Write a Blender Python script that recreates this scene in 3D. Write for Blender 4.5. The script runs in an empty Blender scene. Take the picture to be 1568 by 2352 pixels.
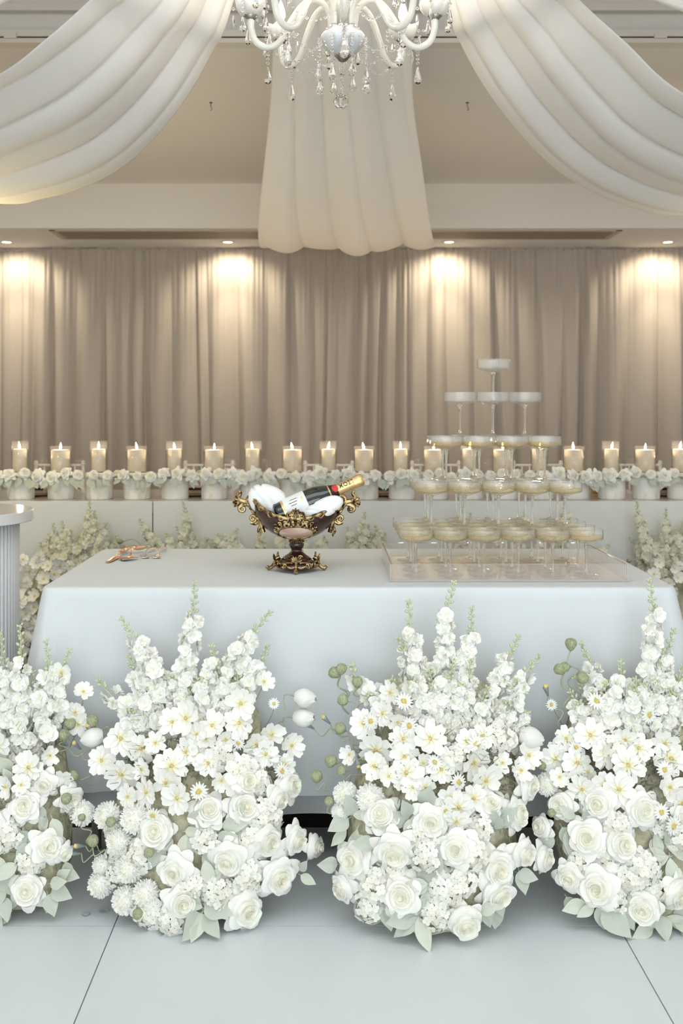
import bpy, math, random
from mathutils import Matrix, Vector
R = random.Random(7)
pi = math.pi
S = bpy.context.scene
C = S.collection
FPX = 2287.0          # focal length in pixels of the 1568 x 2352 frame
CX, HY = 750.0, 940.0 # vanishing point of the depth lines
CAMZ = 1.23

# ------------------------------------------------------------------ camera
cd = bpy.data.cameras.new('camera'); cam = bpy.data.objects.new('camera', cd); C.objects.link(cam)
cam.location = (0, 0, CAMZ); cam.rotation_euler = (pi/2, 0, 0)
cd.sensor_fit = 'VERTICAL'; cd.sensor_height = 36; cd.lens = FPX/2352*36
cd.shift_x = (784-CX)/2352; cd.shift_y = -(1176-HY)/2352
cd.clip_start = 0.05; cd.clip_end = 60
cd.dof.use_dof = True; cd.dof.focus_distance = 2.72; cd.dof.aperture_fstop = 5.0
S.camera = cam
# ------------------------------------------------------------------ world, lights, exposure
w = bpy.data.worlds.new('world'); S.world = w; w.use_nodes = True
w.node_tree.nodes['Background'].inputs[0].default_value = (0.93, 0.97, 1.0, 1)
w.node_tree.nodes['Background'].inputs[1].default_value = 0.80
def light(name, kind, loc, power, col=(1,1,1), rot=(0,0,0), **k):
    l = bpy.data.lights.new(name, kind); l.energy = power; l.color = col
    for a, v in k.items(): setattr(l, a, v)
    o = bpy.data.objects.new(name, l); C.objects.link(o); o.location = loc; o.rotation_euler = rot
    return o
# unseen area lamp added behind the camera for soft frontal light
light('front_fill', 'AREA', (0.2, -2.6, 1.40), 128, (0.885, 0.965, 1.0), (math.radians(90), 0, 0), shape='RECTANGLE', size=5.4, size_y=2.5)
# area lamp added under the high ceiling to brighten the tabletop from above
light('overhead_fill', 'AREA', (0.1, 1.5, 3.40), 72, (0.94, 0.985, 1.0), (math.radians(8), 0, 0), shape='RECTANGLE', size=4.2, size_y=2.6)
# warm lamps added in mid-air out of frame, for the glow on the drapes
light('drape_glow_west', 'POINT', (-1.66, 4.2, 1.66), 18, (1.0, 0.82, 0.42), shadow_soft_size=0.10)
light('drape_glow_east', 'POINT', (2.06, 4.25, 1.66), 9, (1.0, 0.88, 0.68), shadow_soft_size=0.10)
light('ceiling_fill_west', 'POINT', (-2.9, 5.9, 1.70), 2.5, (1.0, 0.92, 0.84), shadow_soft_size=0.12)  # unseen back pair added to brighten the ceiling
light('ceiling_fill_east', 'POINT', (3.1, 5.9, 1.70), 2.5, (1.0, 0.92, 0.84), shadow_soft_size=0.12)
S.view_settings.view_transform = 'Standard'; S.view_settings.look = 'None'
S.view_settings.exposure = 0.0; S.view_settings.gamma = 1.0; S.view_settings.use_curve_mapping = False
try:
    cy = S.cycles
    cy.use_adaptive_sampling = True; cy.adaptive_threshold = 0.07; cy.adaptive_min_samples = 12; cy.max_bounces = 9; cy.diffuse_bounces = 5; cy.glossy_bounces = 4; cy.transmission_bounces = 10
    cy.transparent_max_bounces = 48; cy.caustics_reflective = False; cy.caustics_refractive = False
    cy.use_denoising = True; cy.sample_clamp_indirect = 6.0
except Exception: pass

# ------------------------------------------------------------------ helpers
def P(px, py, D): return Vector(((px-CX)*D/FPX, D, CAMZ-(py-HY)*D/FPX))
WM = {}
def link(name, data, parent=None, M=None):
    o = bpy.data.objects.new(name, data); C.objects.link(o)
    M = M if M is not None else Matrix()
    WM[o.name] = M
    if parent is not None:
        o.parent = parent; o.matrix_basis = WM[parent.name].inverted_safe() @ M
    else: o.matrix_basis = M
    return o
def tag(o, label=None, cat=None, group=None, kind=None):
    if label: o['label'] = label
    if cat: o['category'] = cat
    if group: o['group'] = group
    if kind: o['kind'] = kind
    return o
def root(name, loc, label, cat, group=None, rz=0, kind=None):
    return tag(link(name, None, None, Matrix.Translation(Vector(loc)) @ Matrix.Rotation(rz, 4, 'Z')), label, cat, group, kind)
def T(x, y, z): return Matrix.Translation((x, y, z))
def orient(pos, d, spin=0.0, s=1.0):
    q = Vector(d).normalized().to_track_quat('Z', 'Y').to_matrix().to_4x4()
    return Matrix.Translation(Vector(pos)) @ q @ Matrix.Rotation(spin, 4, 'Z') @ Matrix.Scale(s, 4)
def copy_tree(o, M):
    """copy a thing with its parts and sub-parts, placed at world matrix M"""
    r = o.copy(); C.objects.link(r); r.matrix_basis = M; WM[r.name] = M
    for ch in o.children:
        c = ch.copy(); C.objects.link(c); c.parent = r; WM[c.name] = M @ ch.matrix_basis
        for g in ch.children:
            d = g.copy(); C.objects.link(d); d.parent = c
    return r
class MB:
    def __init__(s): s.v = []; s.f = []; s.sm = []
    def add(s, V, F, M=None, smooth=True):
        n = len(s.v)
        s.v += [tuple(M @ Vector(p)) for p in V] if M is not None else [tuple(p) for p in V]
        s.f += [tuple(i+n for i in f) for f in F]; s.sm += [smooth]*len(F); return s
    def box(s, c, d, M=None):
        x, y, z = d[0]/2, d[1]/2, d[2]/2
        V = [(c[0]+a*x, c[1]+b*y, c[2]+e*z) for a in (-1,1) for b in (-1,1) for e in (-1,1)]
        return s.add(V, [(0,1,3,2),(4,6,7,5),(0,4,5,1),(2,3,7,6),(0,2,6,4),(1,5,7,3)], M, False)
    def lathe(s, prof, n=24, M=None, cap=True, smooth=True, rib=0, ribn=0, ribz=None):
        V = []; F = []
        for r, z in prof:
            for i in range(n):
                a = 2*pi*i/n; rr = r
                if rib and (ribz is None or ribz[0] <= z <= ribz[1]): rr = r*(1+rib*(1 if i % 2 else -1)) if ribn == 0 else r*(1+rib*math.cos(ribn*a))
                V.append((rr*math.cos(a), rr*math.sin(a), z))
        m = len(prof)
        for j in range(m-1):
            for i in range(n):
                k = (i+1) % n
                F.append((j*n+i, j*n+k, (j+1)*n+k, (j+1)*n+i))
        if cap:
            if prof[0][0] > 1e-5: F.append(tuple(range(n-1, -1, -1)))
            if prof[-1][0] > 1e-5: F.append(tuple(range((m-1)*n, m*n)))
        return s.add(V, F, M, smooth)
    def grid(s, rows, M=None, smooth=True, closed=False):
        n = len(rows[0]); V = [p for r in rows for p in r]; F = []
        for j in range(len(rows)-1):
            for i in range(n if closed else n-1):
                k = (i+1) % n
                F.append((j*n+i, j*n+k, (j+1)*n+k, (j+1)*n+i))
        return s.add(V, F, M, smooth)
    def tube(s, pts, rad, n=8, M=None, cap=True, flat=1.0):
        pts = [Vector(p) for p in pts]; m = len(pts)
        rad = rad if isinstance(rad, (list, tuple)) else [rad]*m
        rows = []; prev = None
        for i, p in enumerate(pts):
            t = (pts[min(i+1, m-1)]-pts[max(i-1, 0)])
            t = t.normalized() if t.length > 1e-9 else Vector((0,0,1))
            if prev is None:
                up = Vector((0,0,1)) if abs(t.z) < 0.9 else Vector((0,1,0))
                a = t.cross(up).normalized()
            else:
                a = (prev - t*prev.dot(t)); a = a.normalized() if a.length > 1e-6 else t.orthogonal().normalized()
            b = t.cross(a); prev = a
            rows.append([p+(a*math.cos(2*pi*k/n)+b*math.sin(2*pi*k/n)*flat)*rad[i] for k in range(n)])
        s.grid(rows, M, True, True)
        if cap:
            s.add(rows[0], [tuple(range(n))], M); s.add(rows[-1], [tuple(range(n-1,-1,-1))], M)
        return s
    def ball(s, c, r, n=10, m=6, M=None, sz=1.0, smooth=True):
        prof = [(r*math.sin(pi*j/m), -r*sz*math.cos(pi*j/m)) for j in range(m+1)]
        MM = Matrix.Translation(Vector(c)); MM = M @ MM if M is not None else MM
        return s.lathe(prof, n, MM, False, smooth)
    def mesh(s, name, mat=None):
        me = bpy.data.meshes.new(name); me.from_pydata(s.v, [], s.f); me.update()
        me.polygons.foreach_set('use_smooth', s.sm)
        if mat: me.materials.append(mat)
        return me
    def obj(s, name, mat, parent=None, M=None, local=None):
        """world-space vertices by default; local= gives a matrix to place local vertices relative to the parent"""
        if local is not None: M = WM[parent.name] @ local
        return link(name, s.mesh(name, mat), parent, M)
    def wobj(s, name, mat, parent):
        """vertices given in world space, parented, origin kept at the parent"""
        Mi = WM[parent.name].inverted_safe()
        s.v = [tuple(Mi @ Vector(p)) for p in s.v]
        return link(name, s.mesh(name, mat), parent, WM[parent.name])
def bevel(o, wdt, seg=2):
    b = o.modifiers.new('bevel', 'BEVEL'); b.width = wdt; b.segments = seg; b.limit_method = 'ANGLE'; return o
def catmull(pts, n):
    pts = [Vector(p) for p in pts]; out = []
    m = len(pts)-1
    for i in range(n+1):
        u = i/n*m; k = min(int(u), m-1); f = u-k
        p0, p1, p2, p3 = pts[max(k-1,0)], pts[k], pts[k+1], pts[min(k+2,m)]
        out.append(0.5*((2*p1)+(p2-p0)*f+(2*p0-5*p1+4*p2-p3)*f*f+(3*p1-p0-3*p2+p3)*f*f*f))
    return out
def spiral(c, r0, turns, ax, ay, a0=0, n=26, k=0.12):
    """flat spiral winding inwards, returned from outside to centre"""
    c = Vector(c); ax = Vector(ax); ay = Vector(ay); o = []
    for i in range(n+1):
        t = i/n; a = a0+turns*2*pi*t; r = r0*((1-t)+k*t)
        o.append(c+ax*math.cos(a)*r+ay*math.sin(a)*r)
    return o
# ------------------------------------------------------------------ materials
def nt(name):
    m = bpy.data.materials.new(name); m.use_nodes = True
    return m, m.node_tree, m.node_tree.nodes['Principled BSDF']
def mat(name, col, rough=0.6, metal=0.0, spec=0.5, var=0.0, vscale=8.0, bump=0.0, bscale=60.0, bdist=0.002, sss=0.0, trans=0.0, coat=0.0, sheen=0.0, stretch=None, col2=None):
    m, t, p = nt(name); L = t.links
    p.inputs['Base Color'].default_value = (*col, 1); p.inputs['Roughness'].default_value = rough
    p.inputs['Metallic'].default_value = metal; p.inputs['Specular IOR Level'].default_value = spec
    if coat: p.inputs['Coat Weight'].default_value = coat; p.inputs['Coat Roughness'].default_value = 0.08
    if sheen: p.inputs['Sheen Weight'].default_value = sheen
    if sss:
        p.inputs['Subsurface Weight'].default_value = sss; p.inputs['Subsurface Radius'].default_value = (0.02, 0.014, 0.008); p.inputs['Subsurface Scale'].default_value = 1.0
    tc = t.nodes.new('ShaderNodeTexCoord'); src = tc.outputs['Object']
    if stretch:
        mp = t.nodes.new('ShaderNodeMapping'); mp.inputs['Scale'].default_value = stretch; L.new(src, mp.inputs['Vector']); src = mp.outputs['Vector']
    if var or col2:
        n = t.nodes.new('ShaderNodeTexNoise'); n.inputs['Scale'].default_value = vscale; n.inputs['Detail'].default_value = 4
        L.new(src, n.inputs['Vector'])
        mx = t.nodes.new('ShaderNodeMix'); mx.data_type = 'RGBA'
        c2 = col2 if col2 else tuple(max(0, c*(1-var)) for c in col)
        mx.inputs[6].default_value = (*col, 1); mx.inputs[7].default_value = (*c2, 1)
        rp = t.nodes.new('ShaderNodeValToRGB'); rp.color_ramp.elements[0].position = 0.35; rp.color_ramp.elements[1].position = 0.65
        L.new(n.outputs['Fac'], rp.inputs['Fac']); L.new(rp.outputs['Color'], mx.inputs[0]); L.new(mx.outputs[2], p.inputs['Base Color'])
    if bump:
        n2 = t.nodes.new('ShaderNodeTexNoise'); n2.inputs['Scale'].default_value = bscale; n2.inputs['Detail'].default_value = 3
        L.new(src, n2.inputs['Vector'])
        b = t.nodes.new('ShaderNodeBump'); b.inputs['Strength'].default_value = bump; b.inputs['Distance'].default_value = bdist
        L.new(n2.outputs['Fac'], b.inputs['Height']); L.new(b.outputs['Normal'], p.inputs['Normal'])
    if trans:   # thin cloth or petal: part of the light passes through
        tr = t.nodes.new('ShaderNodeBsdfTranslucent'); tr.inputs['Color'].default_value = (*col, 1)
        ms = t.nodes.new('ShaderNodeMixShader'); ms.inputs[0].default_value = trans
        L.new(p.outputs[0], ms.inputs[1]); L.new(tr.outputs[0], ms.inputs[2])
        L.new(ms.outputs[0], t.nodes['Material Output'].inputs['Surface'])
    return m
def emit(name, col, st):
    m, t, p = nt(name)
    p.inputs['Base Color'].default_value = (*col, 1); p.inputs['Emission Color'].default_value = (*col, 1); p.inputs['Emission Strength'].default_value = st
    return m
def petalmat(name, outer, inner, r0, r1, trans=0.16):
    """petals that are creamier at the heart of the flower (its own colour), by distance from the flower's axis"""
    m, t, p = nt(name); L = t.links
    p.inputs['Roughness'].default_value = 0.75; p.inputs['Specular IOR Level'].default_value = 0.2
    tc = t.nodes.new('ShaderNodeTexCoord'); mp = t.nodes.new('ShaderNodeMapping'); mp.inputs['Scale'].default_value = (1, 1, 0)
    ln = t.nodes.new('ShaderNodeVectorMath'); ln.operation = 'LENGTH'
    mr = t.nodes.new('ShaderNodeMapRange'); mr.inputs['From Min'].default_value = r0; mr.inputs['From Max'].default_value = r1
    mx = t.nodes.new('ShaderNodeMix'); mx.data_type = 'RGBA'; mx.inputs[6].default_value = (*inner, 1); mx.inputs[7].default_value = (*outer, 1)
    L.new(tc.outputs['Object'], mp.inputs['Vector']); L.new(mp.outputs['Vector'], ln.inputs[0]); L.new(ln.outputs['Value'], mr.inputs['Value'])
    L.new(mr.outputs['Result'], mx.inputs[0]); L.new(mx.outputs[2], p.inputs['Base Color'])
    tr = t.nodes.new('ShaderNodeBsdfTranslucent'); L.new(mx.outputs[2], tr.inputs['Color'])
    ms = t.nodes.new('ShaderNodeMixShader'); ms.inputs[0].default_value = trans
    L.new(p.outputs[0], ms.inputs[1]); L.new(tr.outputs[0], ms.inputs[2]); L.new(ms.outputs[0], t.nodes['Material Output'].inputs['Surface'])
    return m
def thinglass(name, tint=(1,1,1), milky=0.05, rough=0.03, milkcol=(0.9,0.9,0.9), fres=1.45):
    """thin clear pane: see-through with Fresnel reflection and a little milkiness"""
    m, t, p = nt(name); L = t.links; t.nodes.remove(p)
    tr = t.nodes.new('ShaderNodeBsdfTransparent'); tr.inputs[0].default_value = (*tint, 1)
    gl = t.nodes.new('ShaderNodeBsdfGlossy'); gl.inputs['Roughness'].default_value = rough
    df = t.nodes.new('ShaderNodeBsdfDiffuse'); df.inputs[0].default_value = (*milkcol, 1)
    fr = t.nodes.new('ShaderNodeFresnel'); ge = t.nodes.new('ShaderNodeNewGeometry')
    mi = t.nodes.new('ShaderNodeMix'); mi.data_type = 'FLOAT'; mi.inputs[2].default_value = fres; mi.inputs[3].default_value = 1/fres   # same reflection from both sides of the wall
    L.new(ge.outputs['Backfacing'], mi.inputs[0]); L.new(mi.outputs[0], fr.inputs['IOR'])
    a = t.nodes.new('ShaderNodeMixShader'); a.inputs[0].default_value = milky
    L.new(tr.outputs[0], a.inputs[1]); L.new(df.outputs[0], a.inputs[2])
    b = t.nodes.new('ShaderNodeMixShader'); L.new(fr.outputs[0], b.inputs[0]); L.new(a.outputs[0], b.inputs[1]); L.new(gl.outputs[0], b.inputs[2])
    L.new(b.outputs[0], t.nodes['Material Output'].inputs['Surface'])
    return m
def solidglass(name, col=(1,1,1), ior=1.48, rough=0.0):
    m, t, p = nt(name)
    p.inputs['Base Color'].default_value = (*col, 1); p.inputs['Roughness'].default_value = rough
    p.inputs['IOR'].default_value = ior; p.inputs['Transmission Weight'].default_value = 1.0
    return m
M_ = {}
M_['panel'] = mat('white_floor_panel', (0.655,0.70,0.72), 0.33, var=0.04, vscale=3.0, bump=0.03, bscale=5)
M_['gap'] = mat('dark_floor_joint', (0.06,0.06,0.065), 0.8)
M_['carpet'] = mat('dark_brown_carpet', (0.045,0.036,0.034), 0.95, var=0.4, vscale=60, bump=0.4, bscale=300)
M_['plaster'] = mat('white_plaster', (0.795,0.775,0.76), 0.9, bump=0.05, bscale=180)
M_['plaster2'] = mat('warm_white_plaster', (0.74,0.70,0.64), 0.9, bump=0.05, bscale=180)
M_['rail'] = mat('cream_painted_metal', (0.72,0.69,0.62), 0.45)
M_['dark'] = mat('dark_gap', (0.03,0.027,0.024), 0.9)
M_['vent'] = mat('bronze_vent_slat', (0.36,0.30,0.235), 0.5, metal=0.1)
M_['ventframe'] = mat('taupe_vent_frame', (0.50,0.43,0.36), 0.6)
M_['curtain'] = mat('taupe_curtain_cloth', (0.545,0.49,0.445), 0.95, var=0.06, vscale=2.5, bump=0.1, bscale=900, bdist=0.0005, trans=0.12, stretch=(1,1,0.1))
M_['sheer'] = mat('ivory_sheer_voile', (0.87,0.84,0.805), 0.85, trans=0.30, bump=0.06, bscale=500, bdist=0.0005)
M_['lens'] = emit('downlight_lens', (1.0,0.86,0.62), 14)
M_['chrome'] = mat('chrome', (0.72,0.72,0.72), 0.18, metal=1.0)
M_['dchrome'] = mat('aged_silver', (0.33,0.31,0.28), 0.3, metal=1.0)
M_['whiteglass'] = mat('milk_white_glass', (0.86,0.845,0.82), 0.12, coat=0.6, trans=0.3)
M_['marbleglass'] = mat('marbled_white_glass', (0.80,0.80,0.81), 0.15, coat=0.6, col2=(0.62,0.63,0.66), vscale=14, bump=0.15, bscale=40)
M_['armglass'] = mat('opal_glass_tube', (0.87,0.85,0.80), 0.08, coat=1.0, trans=0.35)
M_['crystal'] = solidglass('cut_crystal', (1.0,0.985,0.96), 1.55)
M_['bulb'] = emit('lit_bulb', (1.0,0.87,0.66), 16)
M_['candlesleeve'] = mat('white_candle_sleeve', (0.85,0.84,0.80), 0.4)
M_['whitepaint'] = mat('white_painted_board', (0.70,0.71,0.695), 0.55, var=0.03, vscale=4)
M_['glosswhite'] = mat('gloss_white_top', (0.66,0.655,0.65), 0.14, coat=0.3)
M_['flute'] = mat('white_fluted_wood', (0.62,0.64,0.66), 0.5)
M_['chair'] = mat('white_resin_chair', (0.78,0.76,0.73), 0.4)
M_['marble'] = mat('white_marbled_ceramic', (0.88,0.865,0.82), 0.45, col2=(0.70,0.60,0.47), vscale=9, stretch=(1.6,1.6,0.55))
# keep the veins sparse
for nd in M_['marble'].node_tree.nodes:
    if nd.type == 'VALTORGB': nd.color_ramp.elements[0].position = 0.50; nd.color_ramp.elements[1].position = 0.72
    if nd.type == 'TEX_NOISE': nd.inputs['Distortion'].default_value = 2.2
M_['wax'] = mat('ivory_candle_wax', (0.99,0.93,0.81), 0.6, trans=0.35)
M_['wick'] = mat('black_wick', (0.03,0.025,0.02), 0.9)
def flamemat():
    m, t, p = nt('candle_flame'); t.nodes.remove(p)
    e = t.nodes.new('ShaderNodeEmission'); e.inputs[0].default_value = (1.0,0.74,0.38,1); e.inputs[1].default_value = 13
    tr = t.nodes.new('ShaderNodeBsdfTransparent'); ad = t.nodes.new('ShaderNodeAddShader')
    t.links.new(e.outputs[0], ad.inputs[0]); t.links.new(tr.outputs[0], ad.inputs[1]); t.links.new(ad.outputs[0], t.nodes['Material Output'].inputs['Surface'])
    return m
M_['flame'] = flamemat()
M_['hurricane'] = thinglass('clear_glass_sleeve', (0.985,0.98,0.975), 0.015, 0.03, fres=1.4)
M_['coupe'] = thinglass('ribbed_coupe_glass', (0.988,0.988,0.988), 0.075, 0.05, (0.98,0.975,0.965), 1.30)
M_['stem'] = solidglass('clear_glass_stem', (0.98,0.98,0.98), 1.46)
M_['wine'] = thinglass('champagne_wine', (0.972,0.885,0.61), 0.04, 0.02, (0.95,0.84,0.52), 1.15)
M_['acrylic'] = thinglass('clear_acrylic', (0.985,0.980,0.977), 0.07, 0.35, (0.92,0.88,0.87), 1.2)
M_['acryledge'] = thinglass('acrylic_edge', (0.86,0.82,0.80), 0.35, 0.1, (0.80,0.74,0.71), 1.45)
M_['cloth'] = mat('white_tablecloth', (0.635,0.665,0.68), 0.9, bump=0.06, bscale=700, bdist=0.0004, var=0.02, vscale=2)
M_['underlay'] = mat('white_underlay', (0.62,0.63,0.645), 0.9)
M_['napkin'] = mat('white_napkin', (0.85,0.865,0.855), 0.85, bump=0.08, bscale=300, bdist=0.0005)
M_['brown'] = mat('oxblood_lacquer', (0.022,0.007,0.005), 0.22, coat=0.35, col2=(0.065,0.020,0.010), vscale=9)
M_['gold'] = mat('antique_gold', (0.52,0.385,0.19), 0.30, metal=0.92, col2=(0.07,0.038,0.018), vscale=70, bump=0.3, bscale=220)
for nd in M_['gold'].node_tree.nodes:
    if nd.type == 'VALTORGB': nd.color_ramp.elements[0].position = 0.44; nd.color_ramp.elements[1].position = 0.62
M_['stone'] = mat('pink_marbled_stone', (0.72,0.56,0.45), 0.3, col2=(0.44,0.25,0.17), vscale=28, coat=0.4, stretch=(0.6,1,1.6))
M_['bottle'] = mat('dark_green_bottle', (0.006,0.012,0.008), 0.08, coat=0.8)
M_['paper'] = mat('white_label_paper', (0.82,0.82,0.81), 0.6)
M_['ink'] = mat('black_ink', (0.015,0.013,0.012), 0.5)
M_['foil'] = mat('gold_foil', (0.80,0.56,0.27), 0.34, metal=0.75, bump=0.12, bscale=160)
M_['red'] = mat('red_seal', (0.62,0.035,0.045), 0.5)
M_['blackfoil'] = mat('black_foil', (0.012,0.011,0.012), 0.35)
M_['rosegold'] = mat('rose_gold', (0.86,0.53,0.34), 0.22, metal=1.0)
M_['silver'] = mat('rose_silver', (0.76,0.66,0.58), 0.2, metal=1.0)
M_['rosew'] = petalmat('white_rose_petal', (0.93,0.923,0.878), (0.92,0.90,0.78), 0.08, 0.50)
M_['cosm'] = petalmat('white_cosmos_petal', (0.93,0.923,0.878), (0.87,0.82,0.52), 0.10, 0.42)
M_['daisyp'] = petalmat('white_daisy_petal', (0.89,0.89,0.86), (0.86,0.84,0.66), 0.2, 0.5)
M_['cosmc'] = mat('ochre_flower_centre', (0.76,0.66,0.36), 0.8, col2=(0.50,0.36,0.14), vscale=9)
M_['daisyc'] = mat('yellow_flower_centre', (0.74,0.60,0.20), 0.8, var=0.3, vscale=14)
M_['mum'] = petalmat('cream_chrysanthemum_petal', (0.94,0.935,0.90), (0.93,0.91,0.80), 0.1, 0.7, 0.1)
M_['lark'] = petalmat('white_larkspur_petal', (0.93,0.923,0.878), (0.88,0.87,0.70), 0.05, 0.45, 0.18)
M_['hyd'] = petalmat('white_hydrangea_petal', (0.92,0.915,0.87), (0.88,0.86,0.76), 0.2, 0.9)
M_['larkfar'] = mat('cream_larkspur_petal', (0.84,0.83,0.74), 0.8, trans=0.25, col2=(0.78,0.77,0.60), vscale=30)
M_['tulip'] = mat('white_tulip_petal', (0.89,0.885,0.84), 0.55, trans=0.2)
M_['bud'] = mat('pale_green_bud', (0.66,0.71,0.48), 0.7, var=0.12, trans=0.15)
M_['stemg'] = mat('grey_green_stem', (0.42,0.45,0.31), 0.75, var=0.2)
M_['pod'] = mat('olive_seed_pod', (0.25,0.28,0.155), 0.75, col2=(0.40,0.42,0.27), vscale=2.2, stretch=(4,4,0.6))
M_['podgrey'] = mat('blue_grey_seed_head', (0.30,0.345,0.34), 0.8, var=0.35, vscale=5)
M_['podtip'] = mat('yellow_seed_tip', (0.70,0.56,0.20), 0.8)
M_['sage'] = mat('sage_leaf', (0.555,0.595,0.515), 0.75, var=0.08, vscale=2.5, trans=0.12)
M_['sage2'] = mat('pale_sage_leaf', (0.66,0.69,0.585), 0.75, var=0.08, vscale=2.5, trans=0.12)
M_['core'] = mat('moss_core', (0.60,0.57,0.40), 0.95, var=0.35, vscale=40, bump=0.8, bscale=70, bdist=0.01)
M_['frond'] = mat('dry_grey_frond', (0.40,0.39,0.30), 0.85, var=0.3)
M_['amber'] = thinglass('amber_glass', (0.90,0.70,0.38), 0.15, 0.05, (0.8,0.6,0.3))
M_['linen'] = mat('beige_linen', (0.62,0.50,0.38), 0.85)
M_['iron'] = mat('dull_grey_iron', (0.22,0.20,0.18), 0.5, metal=0.6)
M_['petalfloor'] = mat('wilted_petal', (0.54,0.555,0.57), 0.5, trans=0.1)

# ------------------------------------------------------------------ the room
def slab(name, c, d, m, parent=None):
    o = MB().box((0,0,0), d).obj(name, m, parent, T(*c)); 
    if parent is None: o['kind'] = 'structure'
    return o
XW, XE = -3.25, 3.45
YB = 7.46
FL = root('floor', (0,0,0), None, None, kind='structure')
slab('floor_screed', (0.1, 2.3, -0.02), (6.7, 10.4, 0.02), M_['gap'], FL)
# white dance floor: 1.2 m panels, last row cut short under the table
xs = [-0.506+1.2*k for k in range(-3, 4)]
pm = {}
for i, x in enumerate(xs[:-1]):
    for j in range(-3, 3):
        y0 = 2.37+1.2*(j-1); y1 = y0+1.2
        if j == 2: y1 = 2.93; y0 = 3.57
        if j == 1: y1 = 2.93
        if j == 2: continue
        key = round(y1-y0, 3)
        if key not in pm:
            pm[key] = MB().box((0,0,0), (1.1972, key-0.0028, 0.012)).mesh('floor_panel', M_['panel'])
        o = link('floor_panel', pm[key], FL, T(x+0.6, (y0+y1)/2, -0.006))
slab('carpet', (0.1, 5.2, -0.006), (6.7, 4.52, 0.006), M_['carpet'], FL)
slab('wall_back', (0.1, YB+0.05, 1.35), (6.9, 0.1, 2.9), M_['plaster'])
slab('wall_left', (XW-0.05, 2.4, 1.75), (0.1, 10.2, 3.6), M_['plaster2'])
slab('wall_right', (XE+0.05, 2.4, 1.75), (0.1, 10.2, 3.6), M_['plaster2'])
slab('ceiling_back_soffit', (0.1, (6.56+YB)/2, 2.418+0.05), (6.7, YB-6.56, 0.1), M_['plaster'])
slab('wall_bulkhead', (0.1, 6.53+0.015, 2.5635), (6.7, 0.03, 0.291), M_['plaster'])
slab('ceiling', (0.1, 5.33, 2.709+0.05), (6.7, 2.46, 0.1), M_['plaster'])
slab('wall_fascia', (0.1, 4.11, 3.078), (6.7, 0.1, 0.744), M_['plaster'])
slab('ceiling_high', (0.1, 0.75, 3.50), (6.7, 6.7, 0.1), M_['plaster'])
# sliding-partition track along the step in the ceiling
tr = root('trim_1', (0.1, 4.03, 2.70), None, None, kind='structure')
MB().box((0,0,0.012), (6.7, 0.06, 0.018)).obj('track_lip', M_['rail'], tr, local=Matrix())
MB().box((0,0.012,0.025), (6.7, 0.034, 0.008)).obj('track_groove', M_['dark'], tr, local=Matrix())
MB().box((0,0,0.042), (6.7, 0.06, 0.026)).obj('track_cover', M_['rail'], tr, local=Matrix())
br = MB().box((0,0,0), (0.05, 0.03, 0.02)).mesh('track_bracket', M_['rail'])
for x in (-2.9, -1.27, -0.45, 0.6, 1.34, 2.9): link('track_bracket', br, tr, T(x, 4.01, 2.73))
tr2 = root('trim_2', (0.1, 4.05, 2.86), None, None, kind='structure')
MB().box((0,0,0), (6.7, 0.04, 0.03)).obj('fascia_moulding', M_['rail'], tr2, local=Matrix())

# ------------------------------------------------------------------ curtain
def build_curtain():
    rr = random.Random(11); n = 1150; x0, x1 = XW+0.02, XE-0.02
    # irregular pleats: list of fold boundaries
    b = [x0]
    while b[-1] < x1: b.append(b[-1]+rr.uniform(0.07, 0.23))
    amp = [rr.uniform(0.025, 0.075) for _ in b]; lean = [rr.uniform(-0.05, 0.05) for _ in b]; sk = [rr.uniform(0.25, 0.75) for _ in b]
    b2 = [x0]
    while b2[-1] < x1: b2.append(b2[-1]+rr.uniform(0.03, 0.06))
    amp2 = [rr.uniform(0.006, 0.016) for _ in b2]
    def prof(bb, am, x, s=None):
        lo, hi = 0, len(bb)-1
        while hi-lo > 1:
            m = (lo+hi)//2
            if bb[m] <= x: lo = m
            else: hi = m
        u = (x-bb[lo])/(bb[min(lo+1, len(bb)-1)]-bb[lo]+1e-9)
        if s: k = s[lo]; u = 0.5*u/k if u < k else 0.5+0.5*(u-k)/(1-k)
        return am[lo]*math.sin(pi*u)**1.0*(1 if True else 0), lo
    rows = []; nz = 30; H = 2.405
    for j in range(nz+1):
        v = j/nz; z = H*(1-v)**1.0
        g = math.exp(-v*9)            # gathers near the top
        row = []
        for i in range(n+1):
            x = x0+(x1-x0)*i/n
            xx = x + 0.03*math.sin(x*3.1+v*2.0)*v + 0.012*math.sin(x*17+v*3)*v
            d, k = prof(b, amp, xx, sk)
            d2, _ = prof(b2, amp2, x)
            y = 7.34 - d*(0.35+0.95*min(1, v*2.2)) - d2*(g*1.0+0.12) + 0.01*math.sin(x*5+1)
            row.append((x, y, z))
        rows.append(row)
    m = MB().grid(rows)
    # rod pocket heading
    hd = []
    for j in range(3):
        hd.append([(x0+(x1-x0)*i/n, 7.325-0.008*math.sin(i*0.9+math.sin(i*0.13)*3)-0.006*(j==1), 2.418-0.012*j) for i in range(n+1)])
    o = m.obj('curtain', M_['curtain'])
    tag(o, 'taupe floor-length pleated curtain covering the whole back wall', 'curtain')
    MB().grid(hd).wobj('gathered_heading', M_['curtain'], o)
build_curtain()

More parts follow.
